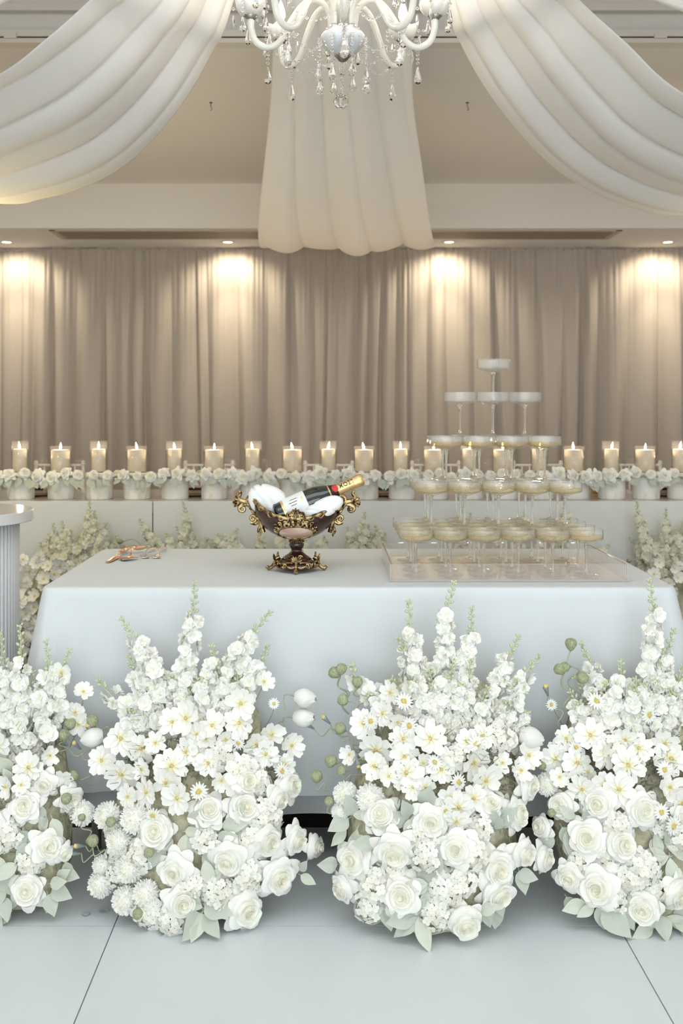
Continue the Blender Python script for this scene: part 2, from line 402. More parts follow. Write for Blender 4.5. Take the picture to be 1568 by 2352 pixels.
# ------------------------------------------------------------------ ceiling fittings
vt = root('air_vent', (0.06, 6.77, 2.418), 'long slotted brown air vent in the low ceiling before the curtain', 'vent')
vl, vd = 3.80, 0.34
for sx, sy, dx, dy in ((0,-1,vl,0.03),(0,1,vl,0.03)):
    MB().box((0, sy*(vd/2-0.015), -0.003), (dx, dy, 0.006)).obj('vent_frame', M_['ventframe'], vt, local=Matrix())
for sx in (-1, 1): MB().box((sx*(vl/2-0.02), 0, -0.003), (0.04, vd, 0.0055)).obj('vent_frame', M_['ventframe'], vt, local=Matrix())
MB().box((0,0,-0.001), (vl-0.04, vd-0.04, 0.002)).obj('vent_backing', M_['dark'], vt, local=Matrix())
sl = MB().box((0,0,0), (vl-0.06, 0.024, 0.003)).mesh('slat', M_['vent'])
for k in range(6): link('slat', sl, vt, WM[vt.name] @ T(0, -0.125+0.05*k, -0.005))
for nm, px, wh in zip(range(4), (15, 523, 1031, 1533), ('at the outer end beside the fluted table', 'between the vent end and the middle drape, over the candles', 'above the champagne tower, beside the middle drape', 'at the outer end beyond the champagne tower')):
    p = P(px, 555.5, 7.06); p.z = 2.418
    d = root('downlight', p, 'lit round ceiling downlight ' + wh, 'downlight', 'downlights above the curtain')
    MB().lathe([(0.030,-0.002),(0.034,-0.006),(0.050,-0.005),(0.056,-0.001),(0.056,0)], 28, cap=False).obj('trim_ring', M_['whitepaint'], d, local=Matrix())
    MB().lathe([(0.0,-0.0035),(0.018,-0.004),(0.032,-0.003)], 24, cap=False).obj('lens', M_['lens'], d, local=Matrix())
    light('downlight_spill', 'SPOT', (p.x, p.y+0.03, 2.408), 25, (1.0, 0.86, 0.62), (math.radians(22), 0, 0), spot_size=math.radians(135), spot_blend=0.7, shadow_soft_size=0.03)
    light('downlight_beam', 'SPOT', (p.x, p.y+0.03, 2.408), 30, (1.0, 0.86, 0.62), (math.radians(13), 0, 0), spot_size=math.radians(54), spot_blend=1.0, shadow_soft_size=0.03)
for px, wh in ((484, 'between the middle drape and the swag above the ornate bowl'), (1073, 'beside the middle drape, over the champagne tower')):
    p = P(px, 236, 4.80); p.z = 2.709
    h = root('ceiling_hook', p, 'small grey ceiling hook ' + wh, 'hook')
    MB().lathe([(0,0),(0.008,0),(0.008,-0.003),(0.003,-0.005),(0,-0.005)], 12).obj('hook_plate', M_['iron'], h, local=Matrix())
    MB().tube([(0,0,-0.003),(0,0,-0.02),(0.004,0,-0.026),(0.006,0,-0.032),(0.002,0,-0.038),(-0.003,0,-0.034)], 0.0018, 6).obj('hook', M_['iron'], h, local=Matrix())

# ------------------------------------------------------------------ ceiling drapes
def swag(name, near, far, label, folds, seed, amp=0.035, sag=0.05, nt_=60, ns=84):
    rr = random.Random(seed)
    A = catmull(near, nt_); B = catmull(far, nt_)
    ph = [rr.uniform(0, 6.28) for _ in range(6)]
    rows = []
    for i in range(nt_+1):
        t = i/nt_; row = []
        a, b = A[i], B[i]; dv = (b-a); tl = (A[min(i+1,nt_)]-A[max(i-1,0)])
        nrm = dv.cross(tl); nrm = nrm.normalized() if nrm.length > 1e-6 else Vector((0,0,1))
        if nrm.z < 0: nrm = -nrm
        wd = min(1.0, dv.length/0.9)
        for k in range(ns+1):
            s = k/ns
            se = s+0.03*math.sin(5*t+ph[0])*s*(1-s)*4
            f = 0.55*(1-2*abs(math.sin(pi*folds*se+ph[1]+1.2*math.sin(2.2*t+ph[2])))**0.55) + 0.7*math.sin(2*pi*folds*0.41*se+ph[3]+1.2*math.sin(3*t+ph[4]))
            e = min(1.0, 6*s, 6*(1-s))
            p = a.lerp(b, s) + nrm*(f*amp*(0.35+0.65*wd)*(0.4+0.6*e)) - Vector((0,0,1))*(sag*math.sin(pi*s)*wd)
            row.append(p)
        rows.append(row)
    o = MB().grid(rows).obj(name, M_['sheer']); tag(o, label, 'drape', 'sheer drapes gathered above the chandelier')
    sd = o.modifiers.new('thickness', 'SOLIDIFY'); sd.thickness = 0.0012
    return o
GX, GY, GZ = 0.06, 3.05, 3.44
def PP(l): return [P(*q) for q in l]
swag('ceiling_drape', [Vector((GX-0.10, GY, GZ))]+PP([(635,-90,3.50),(627,90,3.80),(620,242,4.15),(604,400,4.55),(594,500,4.9),(594,556,5.25),(606,562,5.6),(620,510,6.1)])+[Vector((-0.36,6.50,2.60))],
     [Vector((GX+0.12, GY, GZ))]+PP([(925,-90,3.50),(945,90,3.80),(950,242,4.15),(972,400,4.55),(985,500,4.9),(996,556,5.25),(992,562,5.6),(970,510,6.1)])+[Vector((0.60,6.50,2.60))],
     'ivory sheer drape hanging straight behind the chandelier to the back ceiling', 5.2, 3, amp=0.026, sag=0.02)
swag('ceiling_drape', [Vector((GX-0.14, GY-0.06, GZ-0.01))]+PP([(330,-130,2.95),(200,0,3.0),(100,88,3.05),(0,165,3.15),(-200,270,3.35),(-460,285,3.6)])+[Vector((XW+0.06,3.9,2.66))],
     [Vector((GX-0.10, GY+0.03, GZ-0.01))]+PP([(540,-20,3.25),(484,122,3.4),(402,258,3.55),(300,368,3.75),(200,428,3.9),(100,458,4.05),(0,471,4.2),(-260,440,4.5)])+[Vector((XW+0.06,4.7,2.60))],
     'ivory sheer drape swagging over the fluted table side, glowing warm at its lower fold', 5.3, 5, amp=0.024, sag=0.03)
swag('ceiling_drape', [Vector((GX+0.14, GY-0.06, GZ-0.01))]+PP([(1210,-130,2.95),(1335,0,3.0),(1440,95,3.05),(1568,208,3.15),(1800,310,3.35),(2050,330,3.6)])+[Vector((XE-0.06,3.9,2.66))],
     [Vector((GX+0.12, GY+0.03, GZ-0.01))]+PP([(1022,-20,3.25),(1060,105,3.4),(1140,240,3.55),(1246,362,3.75),(1345,432,3.9),(1450,474,4.05),(1568,490,4.2),(1830,455,4.5)])+[Vector((XE-0.06,4.7,2.60))],
     'ivory sheer drape swagging out above the champagne tower side of the room', 5.3, 8, amp=0.024, sag=0.03)
swag('ceiling_drape', [Vector((GX-0.16, GY-0.18, GZ-0.015)), Vector((-0.8,2.0,3.05)), Vector((-1.7,1.5,3.0)), Vector((XW+0.06,0.6,3.0))],
     [Vector((GX-0.16, GY-0.08, GZ-0.015))]+PP([(260,-115,2.8),(40,-6,2.85),(-130,78,2.8),(-320,150,2.7),(-700,230,2.5)])+[Vector((XW+0.06,1.9,3.0))],
     'small corner of a sheer drape at the top edge on the fluted table side', 3, 13, amp=0.008, sag=0.0)
swag('ceiling_drape', [Vector((GX+0.16, GY-0.18, GZ-0.015)), Vector((1.0,2.0,3.05)), Vector((1.9,1.5,3.0)), Vector((XE-0.06,0.6,3.0))],
     [Vector((GX+0.16, GY-0.08, GZ-0.015))]+PP([(1260,-110,2.8),(1480,-6,2.85),(1660,58,2.8),(1850,115,2.7),(2250,190,2.5)])+[Vector((XE-0.06,1.9,3.0))],
     'small corner of a sheer drape at the top edge on the tower side', 3, 17, amp=0.008, sag=0.0)
cr = MB().lathe([(0,0),(0.20,0),(0.21,-0.012),(0.20,-0.025),(0.12,-0.03),(0,-0.03)], 32).obj('ceiling_rose', M_['plaster'], None, T(GX, GY-0.04, 3.45))
tag(cr, 'round white ceiling rose from which the drapes and chandelier hang', 'ceiling rose', kind='structure')

# ------------------------------------------------------------------ chandelier
def gem(mb, p, r, M=None, n=6): mb.lathe([(0,-r),(r*0.95,-r*0.25),(r*0.95,r*0.25),(0,r)], n, Matrix.Translation(Vector(p)) if M is None else M @ Matrix.Translation(Vector(p)), False, False)
def drop_mesh(kind):
    mb = MB()
    if kind == 'tear': mb.lathe([(0,0),(0.0035,-0.004),(0.006,-0.018),(0.0105,-0.034),(0.0115,-0.040),(0.009,-0.048),(0,-0.053)], 8, None, False, False)
    elif kind == 'spear': mb.lathe([(0,0),(0.0035,-0.005),(0.0055,-0.022),(0.004,-0.036),(0,-0.052)], 6, None, False, False)
    elif kind == 'ball': mb.ball((0,0,-0.024), 0.022, 12, 8, None, 1.0, False)
    return mb.mesh('crystal_drop', M_['crystal'])
TEAR, SPEAR, BALL = drop_mesh('tear'), drop_mesh('spear'), drop_mesh('ball')
CHX, CHY = 0.047, 2.90
def chandelier():
    ch = root('chandelier', (CHX, CHY, 2.20), 'white glass chandelier with curved arms, lit candle bulbs and hanging crystal drops', 'chandelier')
    B = WM[ch.name]; Z0 = 2.20
    def w(x, y, z): return Vector((CHX+x, CHY+y, z))
    # centre column and chain
    MB().lathe([(0.0,2.30),(0.016,2.30),(0.02,2.36),(0.03,2.40),(0.018,2.45),(0.016,2.60),(0.045,2.64),(0.05,2.67),(0.02,2.72),(0.014,2.85),(0.03,2.88),(0.0,2.90)], 20, T(CHX, CHY, 0)).wobj('column', M_['armglass'], ch)
    MB().tube([w(0,0,2.89), w(0,0,3.46)], 0.006, 6).wobj('chain', M_['chrome'], ch)
    # marbled bowl, with lobed sides
    bw = MB().lathe([(0.0,2.255),(0.02,2.258),(0.045,2.272),(0.064,2.296),(0.066,2.312),(0.055,2.328),(0.03,2.335),(0,2.336)], 40, T(CHX, CHY, 0), False, rib=0.02, ribn=16).wobj('bowl', M_['marbleglass'], ch)
    MB().lathe([(0.0,2.240),(0.010,2.244),(0.022,2.258),(0.024,2.262),(0.012,2.262),(0,2.262)], 24, T(CHX, CHY, 0), False, rib=0.08, ribn=12).wobj('bowl_cap', M_['dchrome'], bw)
    prof = [(0.034,2.325),(0.036,2.372),(0.050,2.405),(0.082,2.422),(0.118,2.405),(0.150,2.360),(0.178,2.308),(0.205,2.286),(0.232,2.286),(0.256,2.305),(0.267,2.340),(0.268,2.372)]
    for k in range(8):
        a = -pi/2 + k*pi/4
        ca, sa = math.cos(a), math.sin(a)
        def q(r, z, side=0.0): return w(ca*r-sa*side, sa*r+ca*side, z)
        arm = MB().tube(catmull([q(r, z) for r, z in prof], 44), 0.0098, 12).wobj('arm', M_['armglass'], ch)
        MB().lathe([(0.013,0),(0.016,0.004),(0.016,0.012),(0.012,0.016)], 14, T(*q(0.034,2.325)), False).wobj('arm_socket', M_['chrome'], arm)
        cp = q(0.268, 2.372)
        # petal-edged drip cup
        rows = []
        for r, z in [(0.008,0.0),(0.022,0.004),(0.035,0.014),(0.042,0.027),(0.0455,0.038),(0.0435,0.038),(0.033,0.017),(0.008,0.006)]:
            rows.append([(cp.x+r*(0.96+0.10*abs(math.sin(3*th)))*math.cos(th), cp.y+r*(0.96+0.10*abs(math.sin(3*th)))*math.sin(th), cp.z+z+(0.007*abs(math.sin(3*th)) if z > 0.03 else 0)) for th in [2*pi*i/48 for i in range(48)]])
        cup = MB().grid(rows, None, True, True).wobj('drip_cup', M_['whiteglass'], ch)
        MB().lathe([(0.006,-0.012),(0.012,-0.006),(0.020,0.004),(0.018,0.008),(0.006,0.004)], 20, T(*cp), False, rib=0.10, ribn=10).wobj('cup_holder', M_['dchrome'], cup)
        MB().lathe([(0,0.004),(0.011,0.004),(0.011,0.055),(0.008,0.060),(0,0.060)], 16, T(*cp)).wobj('candle_sleeve', M_['candlesleeve'], ch)
        MB().lathe([(0,0.056),(0.006,0.058),(0.0135,0.074),(0.0145,0.086),(0.010,0.104),(0.004,0.120),(0,0.128)], 14, T(*cp), False).wobj('bulb', M_['bulb'], ch)
        light('bulb_glow', 'POINT', (cp.x, cp.y, cp.z+0.145), 0.5, (1.0, 0.90, 0.75), shadow_soft_size=0.02)
        # hanging drops around the cup and under the arm
        rr = random.Random(100+k)
        for j in range(5):
            th = 2*pi*(j/5)+0.3*k; pp = Vector((cp.x+0.051*math.cos(th), cp.y+0.051*math.sin(th), cp.z+0.034))
            mb = MB(); ln = rr.choice((1, 1, 2, 3))
            for b in range(ln): gem(mb, pp-Vector((0,0,0.008+0.0125*b)), 0.0055)
            st = mb.wobj('bead_strand', M_['crystal'], ch)
            link('crystal_drop', TEAR if rr.random() < 0.7 else SPEAR, st, T(*(pp-Vector((0,0,0.012+0.0125*ln)))) @ Matrix.Rotation(rr.uniform(0, 3), 4, 'Z') @ Matrix.Scale(rr.uniform(0.75, 0.95), 4))
        bp = q(0.218, 2.276)
        mb = MB(); mb.tube([bp+Vector((0.009*math.cos(i*pi/6), 0, 0.002+0.009*math.sin(i*pi/6))) for i in range(13)], 0.0009, 5)
        for b in range(3): gem(mb, bp-Vector((0,0,0.014+0.012*b)), 0.0055)
        st = mb.wobj('bead_strand', M_['crystal'], ch)
        link('crystal_drop', TEAR, st, T(*(bp-Vector((0,0,0.048)))) @ Matrix.Rotation(k, 4, 'Z'))
        # swagged bead chain from this cup to the next arm
        a2 = a+pi/4; c2 = w(math.cos(a2)*0.16, math.sin(a2)*0.16, 2.345)
        mb = MB(); n = 15; c1 = cp+Vector((0,0,0.02))
        for i in range(n+1):
            t = i/n; p = c1.lerp(c2, t)-Vector((0,0,0.07*math.sin(pi*t))); gem(mb, p, 0.0048 if i % 2 else 0.0035)
        mb.wobj('bead_chain', M_['crystal'], ch)
        mb = MB(); c3 = q(0.062, 2.30); c4 = q(0.205, 2.275)
        for i in range(12):
            t = i/11; p = c3.lerp(c4, t)-Vector((0,0,0.045*math.sin(pi*t))); gem(mb, p, 0.0042)
        mb.wobj('bead_chain', M_['crystal'], ch)
        # long strands from the rim of the bowl
        c5 = w(math.cos(a+0.35)*0.074, math.sin(a+0.35)*0.074, 2.300); mb = MB(); n = 7+(k % 3)
        for i in range(n): gem(mb, c5-Vector((0,0,0.010*i)), 0.0055 if i % 2 else 0.0042)
        st = mb.wobj('bead_strand', M_['crystal'], ch)
        link('crystal_drop', TEAR, st, T(*(c5-Vector((0,0,0.010*n)))) @ Matrix.Scale(1.05, 4))
    mb = MB()
    for i in range(9): gem(mb, w(0.0, 0, 2.238-0.0095*i), 0.005 if i % 2 else 0.004)
    st = mb.wobj('bead_strand', M_['crystal'], ch)
    link('crystal_drop', BALL, st, T(*w(-0.006, 0, 2.150)))
    mb = MB(); p = w(0.006, -0.082, 2.34)
    for i in range(4): gem(mb, p-Vector((0,0,0.012*i)), 0.006)
    st = mb.wobj('bead_strand', M_['crystal'], ch)
    link('crystal_drop', TEAR, st, T(*(p-Vector((0,0,0.046)))) @ Matrix.Scale(1.15, 4))
chandelier()

# ------------------------------------------------------------------ flower meshes (unit size, facing +Z)
def petal_grid(mb, fn, ns=5, nt=5):
    mb.grid([[fn(-1+2*i/(ns-1), j/(nt-1)) for i in range(ns)] for j in range(nt)])
def rose_mesh(seed, op=1.0, n_out=6, name='rose'):
    rr = random.Random(seed); mb = MB()
    rings = [(2,0.03,0.09,0.66,2.0,0.0,0.0),(3,0.05,0.17,0.64,1.35,0.0,0.0),(3,0.07,0.27,0.60,1.25,0.01,0.05),(3,0.10,0.38,0.55,1.20,0.03,0.15),(4,0.12,0.54,0.47,0.98,0.06,0.25),(5,0.14,0.78*op,0.34,0.84,0.14,0.45),(n_out,0.15,1.02*op,0.14,0.72,0.26,0.62)]
    for k, (m, r0, rt, h, A0, drop, pt) in enumerate(rings):
        off = rr.uniform(0, 6.28)
        for i in range(m):
            ph = off+2*pi*i/m+rr.uniform(-0.15, 0.15); rt_ = rt*rr.uniform(0.88, 1.08); h_ = h*rr.uniform(0.9, 1.1)+0.02*i*(k < 3); cu = rr.uniform(0.5, 1.3); tw = rr.uniform(-0.12, 0.12); A_ = A0*rr.uniform(0.88, 1.08)
            def fn(s, t, ph=ph, rt_=rt_, h_=h_, cu=cu, tw=tw, k=k, A_=A_, drop=drop, pt=pt):
                te = t*(1-pt*0.42*abs(s)**1.6)
                r = r0+(rt_-r0)*te**(1.1 if k > 4 else 0.7)
                z = h_*(1-(1-te)**2.0) - drop*cu*te**4
                A = A_*(0.40+0.60*math.sin(pi*min(1, 0.12+0.60*t))) * (1.0 if k < 4 else (1-0.25*t**4))
                if k >= 4: z += 0.05*s*s*t*(1 if k == 4 else -0.9)
                r2 = r*(1+ (0.12*s if k < 4 else 0.0) + (0.0 if k < 5 else -0.06*abs(s)*t))
                a = ph+A*s+tw*t
                return (r2*math.cos(a), r2*math.sin(a), z-0.22)
            petal_grid(mb, fn, 6, 6)
    mb.lathe([(0.0,0.34),(0.10,0.33),(0.2,0.28),(0.32,0.21),(0.45,0.11),(0.6,0.0),(0.66,-0.1),(0.45,-0.24),(0.1,-0.30),(0,-0.3)], 14, None, False)
    return mb.mesh(name, M_['rosew'])
ROSES = [rose_mesh(s, op, n) for s, op, n in ((1,1.0,6),(2,0.95,7),(3,1.02,5),(4,0.9,6),(5,1.0,6))]
ROSEBUD = [rose_mesh(21, 0.78, 5), rose_mesh(22, 0.74, 5)]
def cosmos_mesh(seed, cup, n=8, missing=0):
    rr = random.Random(seed); mb = MB()
    for i in range(n-missing):
        a = 2*pi*i/n+rr.uniform(-0.1, 0.1); L = rr.uniform(0.90, 1.06); W = rr.uniform(0.27, 0.345); c = cup*rr.uniform(0.5, 1.5)+rr.uniform(-0.07, 0.07); tw = rr.uniform(-0.35, 0.35); ca, sa = math.cos(a), math.sin(a); zb = 0.012*(i % 2)
        def fn(s, t):
            l = L*(0.08+0.92*t)*(1-(0.07*math.cos(3*pi*s)+0.13*s*s)*(t > 0.99))
            wd = W*math.sin(pi*(0.10+0.68*t**0.8))**0.9
            z = c*l*l + 0.06*s*s*(1-t) - 0.05*(1-abs(s))*math.sin(pi*t) + tw*s*wd*0.5 + zb
            return (l*ca-s*wd*sa, l*sa+s*wd*ca, z)
        petal_grid(mb, fn, 5, 5)
    return mb.mesh('cosmos', M_['cosm'])
COSMOS = [cosmos_mesh(s, c, n, ms) for s, c, n, ms in ((1,0.02,8,0),(2,0.12,8,0),(3,0.22,7,0),(4,0.38,8,1),(5,-0.06,8,0),(6,0.55,8,0))]
def centre_mesh(mtl, r, h, bumps=14, seed=1, speck=False):
    rr = random.Random(seed); mb = MB()
    mb.lathe([(r,0),(r*0.95,h*0.5),(r*0.6,h*0.9),(0,h)], 12, None, False)
    for i in range(bumps):
        a = rr.uniform(0, 6.28); q = r*rr.uniform(0.3, 1.25); mb.ball((q*math.cos(a), q*math.sin(a), h*rr.uniform(0.6, 1.3)), r*0.16, 5, 3)
    return mb.mesh('flower_centre', mtl)
CCEN = centre_mesh(M_['cosmc'], 0.10, 0.08, 18); DCEN = centre_mesh(M_['daisyc'], 0.27, 0.14, 16, 2)
def daisy_mesh():
    rr = random.Random(9); mb = MB()
    for L_, n, z0 in ((1.0,15,0.0),(0.8,13,0.05)):
        for i in range(n):
            a = 2*pi*(i+0.5*(L_ < 1))/n+rr.uniform(-0.06, 0.06); L = L_*rr.uniform(0.9, 1.06); ca, sa = math.cos(a), math.sin(a); c = rr.uniform(-0.02, 0.12)
            def fn(s, t):
                l = 0.15+ (L-0.15)*t*(1-0.10*s*s*(t > 0.9)); wd = 0.105*math.sin(pi*(0.2+0.62*t))
                return (l*ca-s*wd*sa, l*sa+s*wd*ca, z0+c*l-0.03*(1-s*s)*t)
            petal_grid(mb, fn, 3, 4)
    return mb.mesh('daisy', M_['daisyp'])
DAISY = daisy_mesh()
def mum_mesh(seed):
    rr = random.Random(seed); mb = MB(); n = 330
    for i in range(n):
        u = 1-1.55*(i+0.5)/n; a = i*2.39996+rr.uniform(-0.1, 0.1); rad = math.sqrt(max(0, 1-u*u))
        d = Vector((rad*math.cos(a), rad*math.sin(a), u)); ln = rr.uniform(0.86, 1.06)*(0.92 if u > 0.8 else 1)
        side = d.cross(Vector((0,0,1))); side = side.normalized() if side.length > 1e-4 else Vector((1,0,0))
        up = d.cross(side); wd = 0.064*rr.uniform(0.8, 1.2); bend = up*rr.uniform(-0.06, 0.02)
        p0, p1, p2, p3 = d*0.70, d*ln*0.72+bend*0.3, d*ln*0.94+bend, d*ln*1.02+bend*2.0
        V = [p0-side*wd*0.6, p0+side*wd*0.6, p1-side*wd, p1+side*wd, p2-side*wd*0.95+up*0.02, p2+side*wd*0.95+up*0.02, p3]
        mb.add(V, [(0,1,3,2),(2,3,5,4),(4,5,6)])
    mb.ball((0,0,0), 0.78, 12, 8)
    return mb.mesh('chrysanthemum', M_['mum'])
MUMS = [mum_mesh(1), mum_mesh(2)]
def floret_mesh(seed, layers):
    rr = random.Random(seed); mb = MB()
    for n, L0, cup, z0 in layers:
        off = rr.uniform(0, 6)
        for i in range(n):
            a = off+2*pi*i/n+rr.uniform(-0.12, 0.12); L = L0*rr.uniform(0.78, 1.12); W = 0.92*L*pi/n*rr.uniform(0.8, 1.12); c = cup*rr.uniform(0.5, 1.5); ca, sa = math.cos(a), math.sin(a); rf = rr.uniform(-0.28, 0.28); ph = rr.uniform(0, 6)
            def fn(s, t):
                l = L*(0.05+0.95*t)*(1-0.16*s*s*t); wd = W*math.sin(pi*(0.06+0.66*t))
                return (l*ca-s*wd*sa, l*sa+s*wd*ca, z0+c*l*l+rf*s*t+0.10*math.sin(3.5*s+ph)*t)
            petal_grid(mb, fn, 4, 4)
    return mb.mesh('floret', M_['lark'])
FLORETS = [floret_mesh(1, ((6,1.0,-0.10,0),(6,0.76,0.15,0.12),(4,0.45,0.5,0.18))), floret_mesh(2, ((7,1.0,0.05,0),(6,0.70,0.3,0.12))), floret_mesh(3, ((5,1.0,-0.2,0),(6,0.82,0.08,0.12),(5,0.5,0.5,0.2))), floret_mesh(4, ((6,1.0,0.35,0),(5,0.65,0.7,0.08))), floret_mesh(5, ((7,1.0,-0.25,0),(6,0.8,0.0,0.14),(5,0.5,0.35,0.22)))]
def hydrangea_mesh(seed, n=46):
    rr = random.Random(seed); mb = MB()
    for i in range(n):
        u = 1-1.15*(i+0.5)/n; a = i*2.39996; rad = math.sqrt(max(0, 1-u*u))
        d = Vector((rad*math.cos(a), rad*math.sin(a), u)); M = orient(d*rr.uniform(0.84, 1.06), d+Vector((rr.uniform(-.4,.4), rr.uniform(-.4,.4), rr.uniform(-.4,.4))), rr.uniform(0, 6), rr.uniform(0.25, 0.33))
        for k in range(4):
            ca, sa = math.cos(k*pi/2), math.sin(k*pi/2); cu = rr.uniform(-0.15, 0.2)
            def fn(s, t):
                l = 0.06+0.94*t-0.22*s*s*t; wd = 0.50*math.sin(pi*(0.1+0.55*t))
                return (l*ca-s*wd*sa, l*sa+s*wd*ca, cu*l*l)
            mb.grid([[fn(-1+j, t/2) for j in range(3)] for t in range(3)], M)
    return mb.mesh('hydrangea', M_['hyd'])
HYDS = [hydrangea_mesh(1), hydrangea_mesh(2)]
def leaf_mesh(mtl, wd, fold, curl, pt=0.8):
    mb = MB(); rows = []
    for j in range(9):
        t = j/8; w_ = wd*math.sin(pi*min(1, t**pt*0.985+0.012)); rows.append([(s*w_, t, fold*abs(s)*w_ - curl*t*t + 0.015*math.sin(9*t)*s) for s in (-1,-0.66,-0.33,0,0.33,0.66,1)])
    mb.grid(rows)
    mb.tube([(0,-0.18,0.0),(0,0,0.0)], 0.016, 5)
    return mb.mesh('leaf', mtl)
LEAVES = [leaf_mesh(M_['sage'], 0.30, 0.25, 0.12), leaf_mesh(M_['sage'], 0.26, 0.4, 0.25), leaf_mesh(M_['sage2'], 0.24, 0.3, 0.2, 0.9), leaf_mesh(M_['sage'], 0.36, 0.2, 0.1, 0.7), leaf_mesh(M_['sage2'], 0.28, 0.3, 0.05)]
def frond_mesh(seed):
    rr = random.Random(seed); mb = MB()
    main = catmull([(0,0,0),(0.04,0.3,0.05),(-0.03,0.65,0.08),(0.06,1.0,0.02)], 10); mb.tube(main, [0.014-0.0011*i for i in range(11)], 4)
    for i in range(2, 10):
        for sd in (-1, 1):
            p = main[i]; l = rr.uniform(0.18, 0.34); e = p+Vector((sd*l*0.75, l*0.7, rr.uniform(-0.1, 0.15)))
            mb.tube([p, (p+e)/2+Vector((0,0.02,0.02)), e], [0.008,0.006,0.004], 3)
            if rr.random() < 0.7: mb.tube([(p+e)/2, (p+e)/2+Vector((sd*0.03,0.12,0.05))], [0.005,0.003], 3)
    return mb.mesh('feathery_frond', M_['frond'])
FRONDS = [frond_mesh(1), frond_mesh(2)]
def tulip_mesh():
    mb = MB()
    for ring, (n, r, L) in enumerate(((3,0.40,1.0),(3,0.44,0.96))):
        for i in range(n):
            a0 = 2*pi*i/n+ring*pi/3
            def fn(s, t):
                rr_ = r*math.sin(pi*min(1, 0.17+0.755*t))**0.75; A = 1.15*math.sin(pi*(0.25+0.5*t)); tt = t*(1-0.10*abs(s)**2*(t > 0.6))
                return (rr_*math.cos(a0+A*s), rr_*math.sin(a0+A*s), L*tt)
            petal_grid(mb, fn, 7, 8)
    return mb.mesh('tulip', M_['tulip'])
TULIP = tulip_mesh()
def pod_mesh(kind):
    mb = MB()
    if kind == 'pod':
        for i, (ox, sc) in enumerate(((0.0,1.0),)):
            mb.lathe([(0.0,0),(0.10,0.02),(0.30,0.22),(0.46,0.52),(0.48,0.74),(0.40,0.95),(0.22,1.06),(0,1.02)], 16, None, False, rib=0.05, ribn=3)
        mb.tube(spiral((0,0.0,0.82), 0.46, 0.9, (1,0,0), (0,1,0), 0.4, 14, 0.6), 0.05, 5)
        return mb.mesh('poppy_pod', M_['pod'])
    mb.lathe([(0.0,0),(0.10,0.05),(0.18,0.5),(0.28,0.95),(0.30,1.15),(0.0,1.2)], 10, None, False, rib=0.06, ribn=5)
    return mb.mesh('seed_head', M_['podgrey'])
POD, SEED = pod_mesh('pod'), pod_mesh('seed')
STIP = MB().ball((0,0,0.12), 0.26, 8, 5).ball((0.15,0.1,0.14), 0.13, 6, 4).ball((-0.14,0.05,0.16), 0.13, 6, 4).ball((0,-0.15,0.2), 0.13, 6, 4).mesh('seed_tip', M_['podtip'])

# ------------------------------------------------------------------ flower arrangements
def larkspur(rt, base, tip, rr, fsize=0.021, dens=1.0, budfrac=0.27, single=True, bend=0.02, frange=(0.0, 0.72)):
    """a flowering spike: stem with green buds towards the tip, florets as sub-parts"""
    base, tip = Vector(base), Vector(tip); L = (tip-base).length
    side = Vector((rr.uniform(-1, 1), 0, rr.uniform(-0.3, 0.3)))*bend
    pts = catmull([base, base.lerp(tip, 0.4)+side*0.6, base.lerp(tip, 0.75)+side, tip], 16)
    mb = MB(); mb.tube(pts, [0.0022-0.0009*i/16 for i in range(17)], 5)
    nb = max(7, int(budfrac*L/0.0080))
    for i in range(nb):
        t = 1-budfrac*(i+0.2)/nb; k = min(15, int(t*16)); p = pts[k].lerp(pts[k+1], t*16-k); ax = (pts[k+1]-pts[k]).normalized()
        a = i*2.4+rr.uniform(-0.4, 0.4); o = ax.orthogonal().normalized(); o.rotate(Matrix.Rotation(a, 3, ax)); s = 0.0028+0.0022*(1-t)/budfrac
        d = (o*1.0+ax*1.1).normalized(); mb.tube([p, p+d*s*2.0], 0.0007, 3)
        mb.ball((0,0,0), s, 6, 4, orient(p+d*s*2.7, d), 1.45)
    mb.ball((0,0,0), 0.0028, 6, 4, orient(tip, tip-pts[-2]), 1.6)
    lk = mb.wobj('larkspur', M_['bud'], rt)
    n = int(dens*L*(frange[1]-frange[0])/0.0105); fm = None
    joined = None if single else MB()
    for i in range(n):
        t = frange[0]+(frange[1]-frange[0])*(i+0.5)/n; k = min(15, int(t*16)); p = pts[k].lerp(pts[k+1], t*16-k); ax = (pts[k+1]-pts[k]).normalized()
        a = i*2.39996+rr.uniform(-0.5, 0.5); o = ax.orthogonal().normalized(); o.rotate(Matrix.Rotation(a, 3, ax))
        if o.y > 0.55: o.y *= -0.5
        s = fsize*rr.uniform(0.8, 1.15)*(1.12-0.55*max(0, (t-0.45)/0.55)**1.3)
        d = (o*1.0+ax*0.25+Vector((0,-0.45,0))).normalized()
        M = orient(p+o*s*0.75, d, rr.uniform(0, 6), s)
        if single: link('floret', rr.choice(FLORETS), lk, M)
        else:
            me = rr.choice(FLORETS); joined.add([v.co for v in me.vertices], [tuple(pl.vertices) for pl in me.polygons], M)
    if joined is not None and n: 
        f = joined.wobj('florets', M_['larkfar'], lk)
    return lk

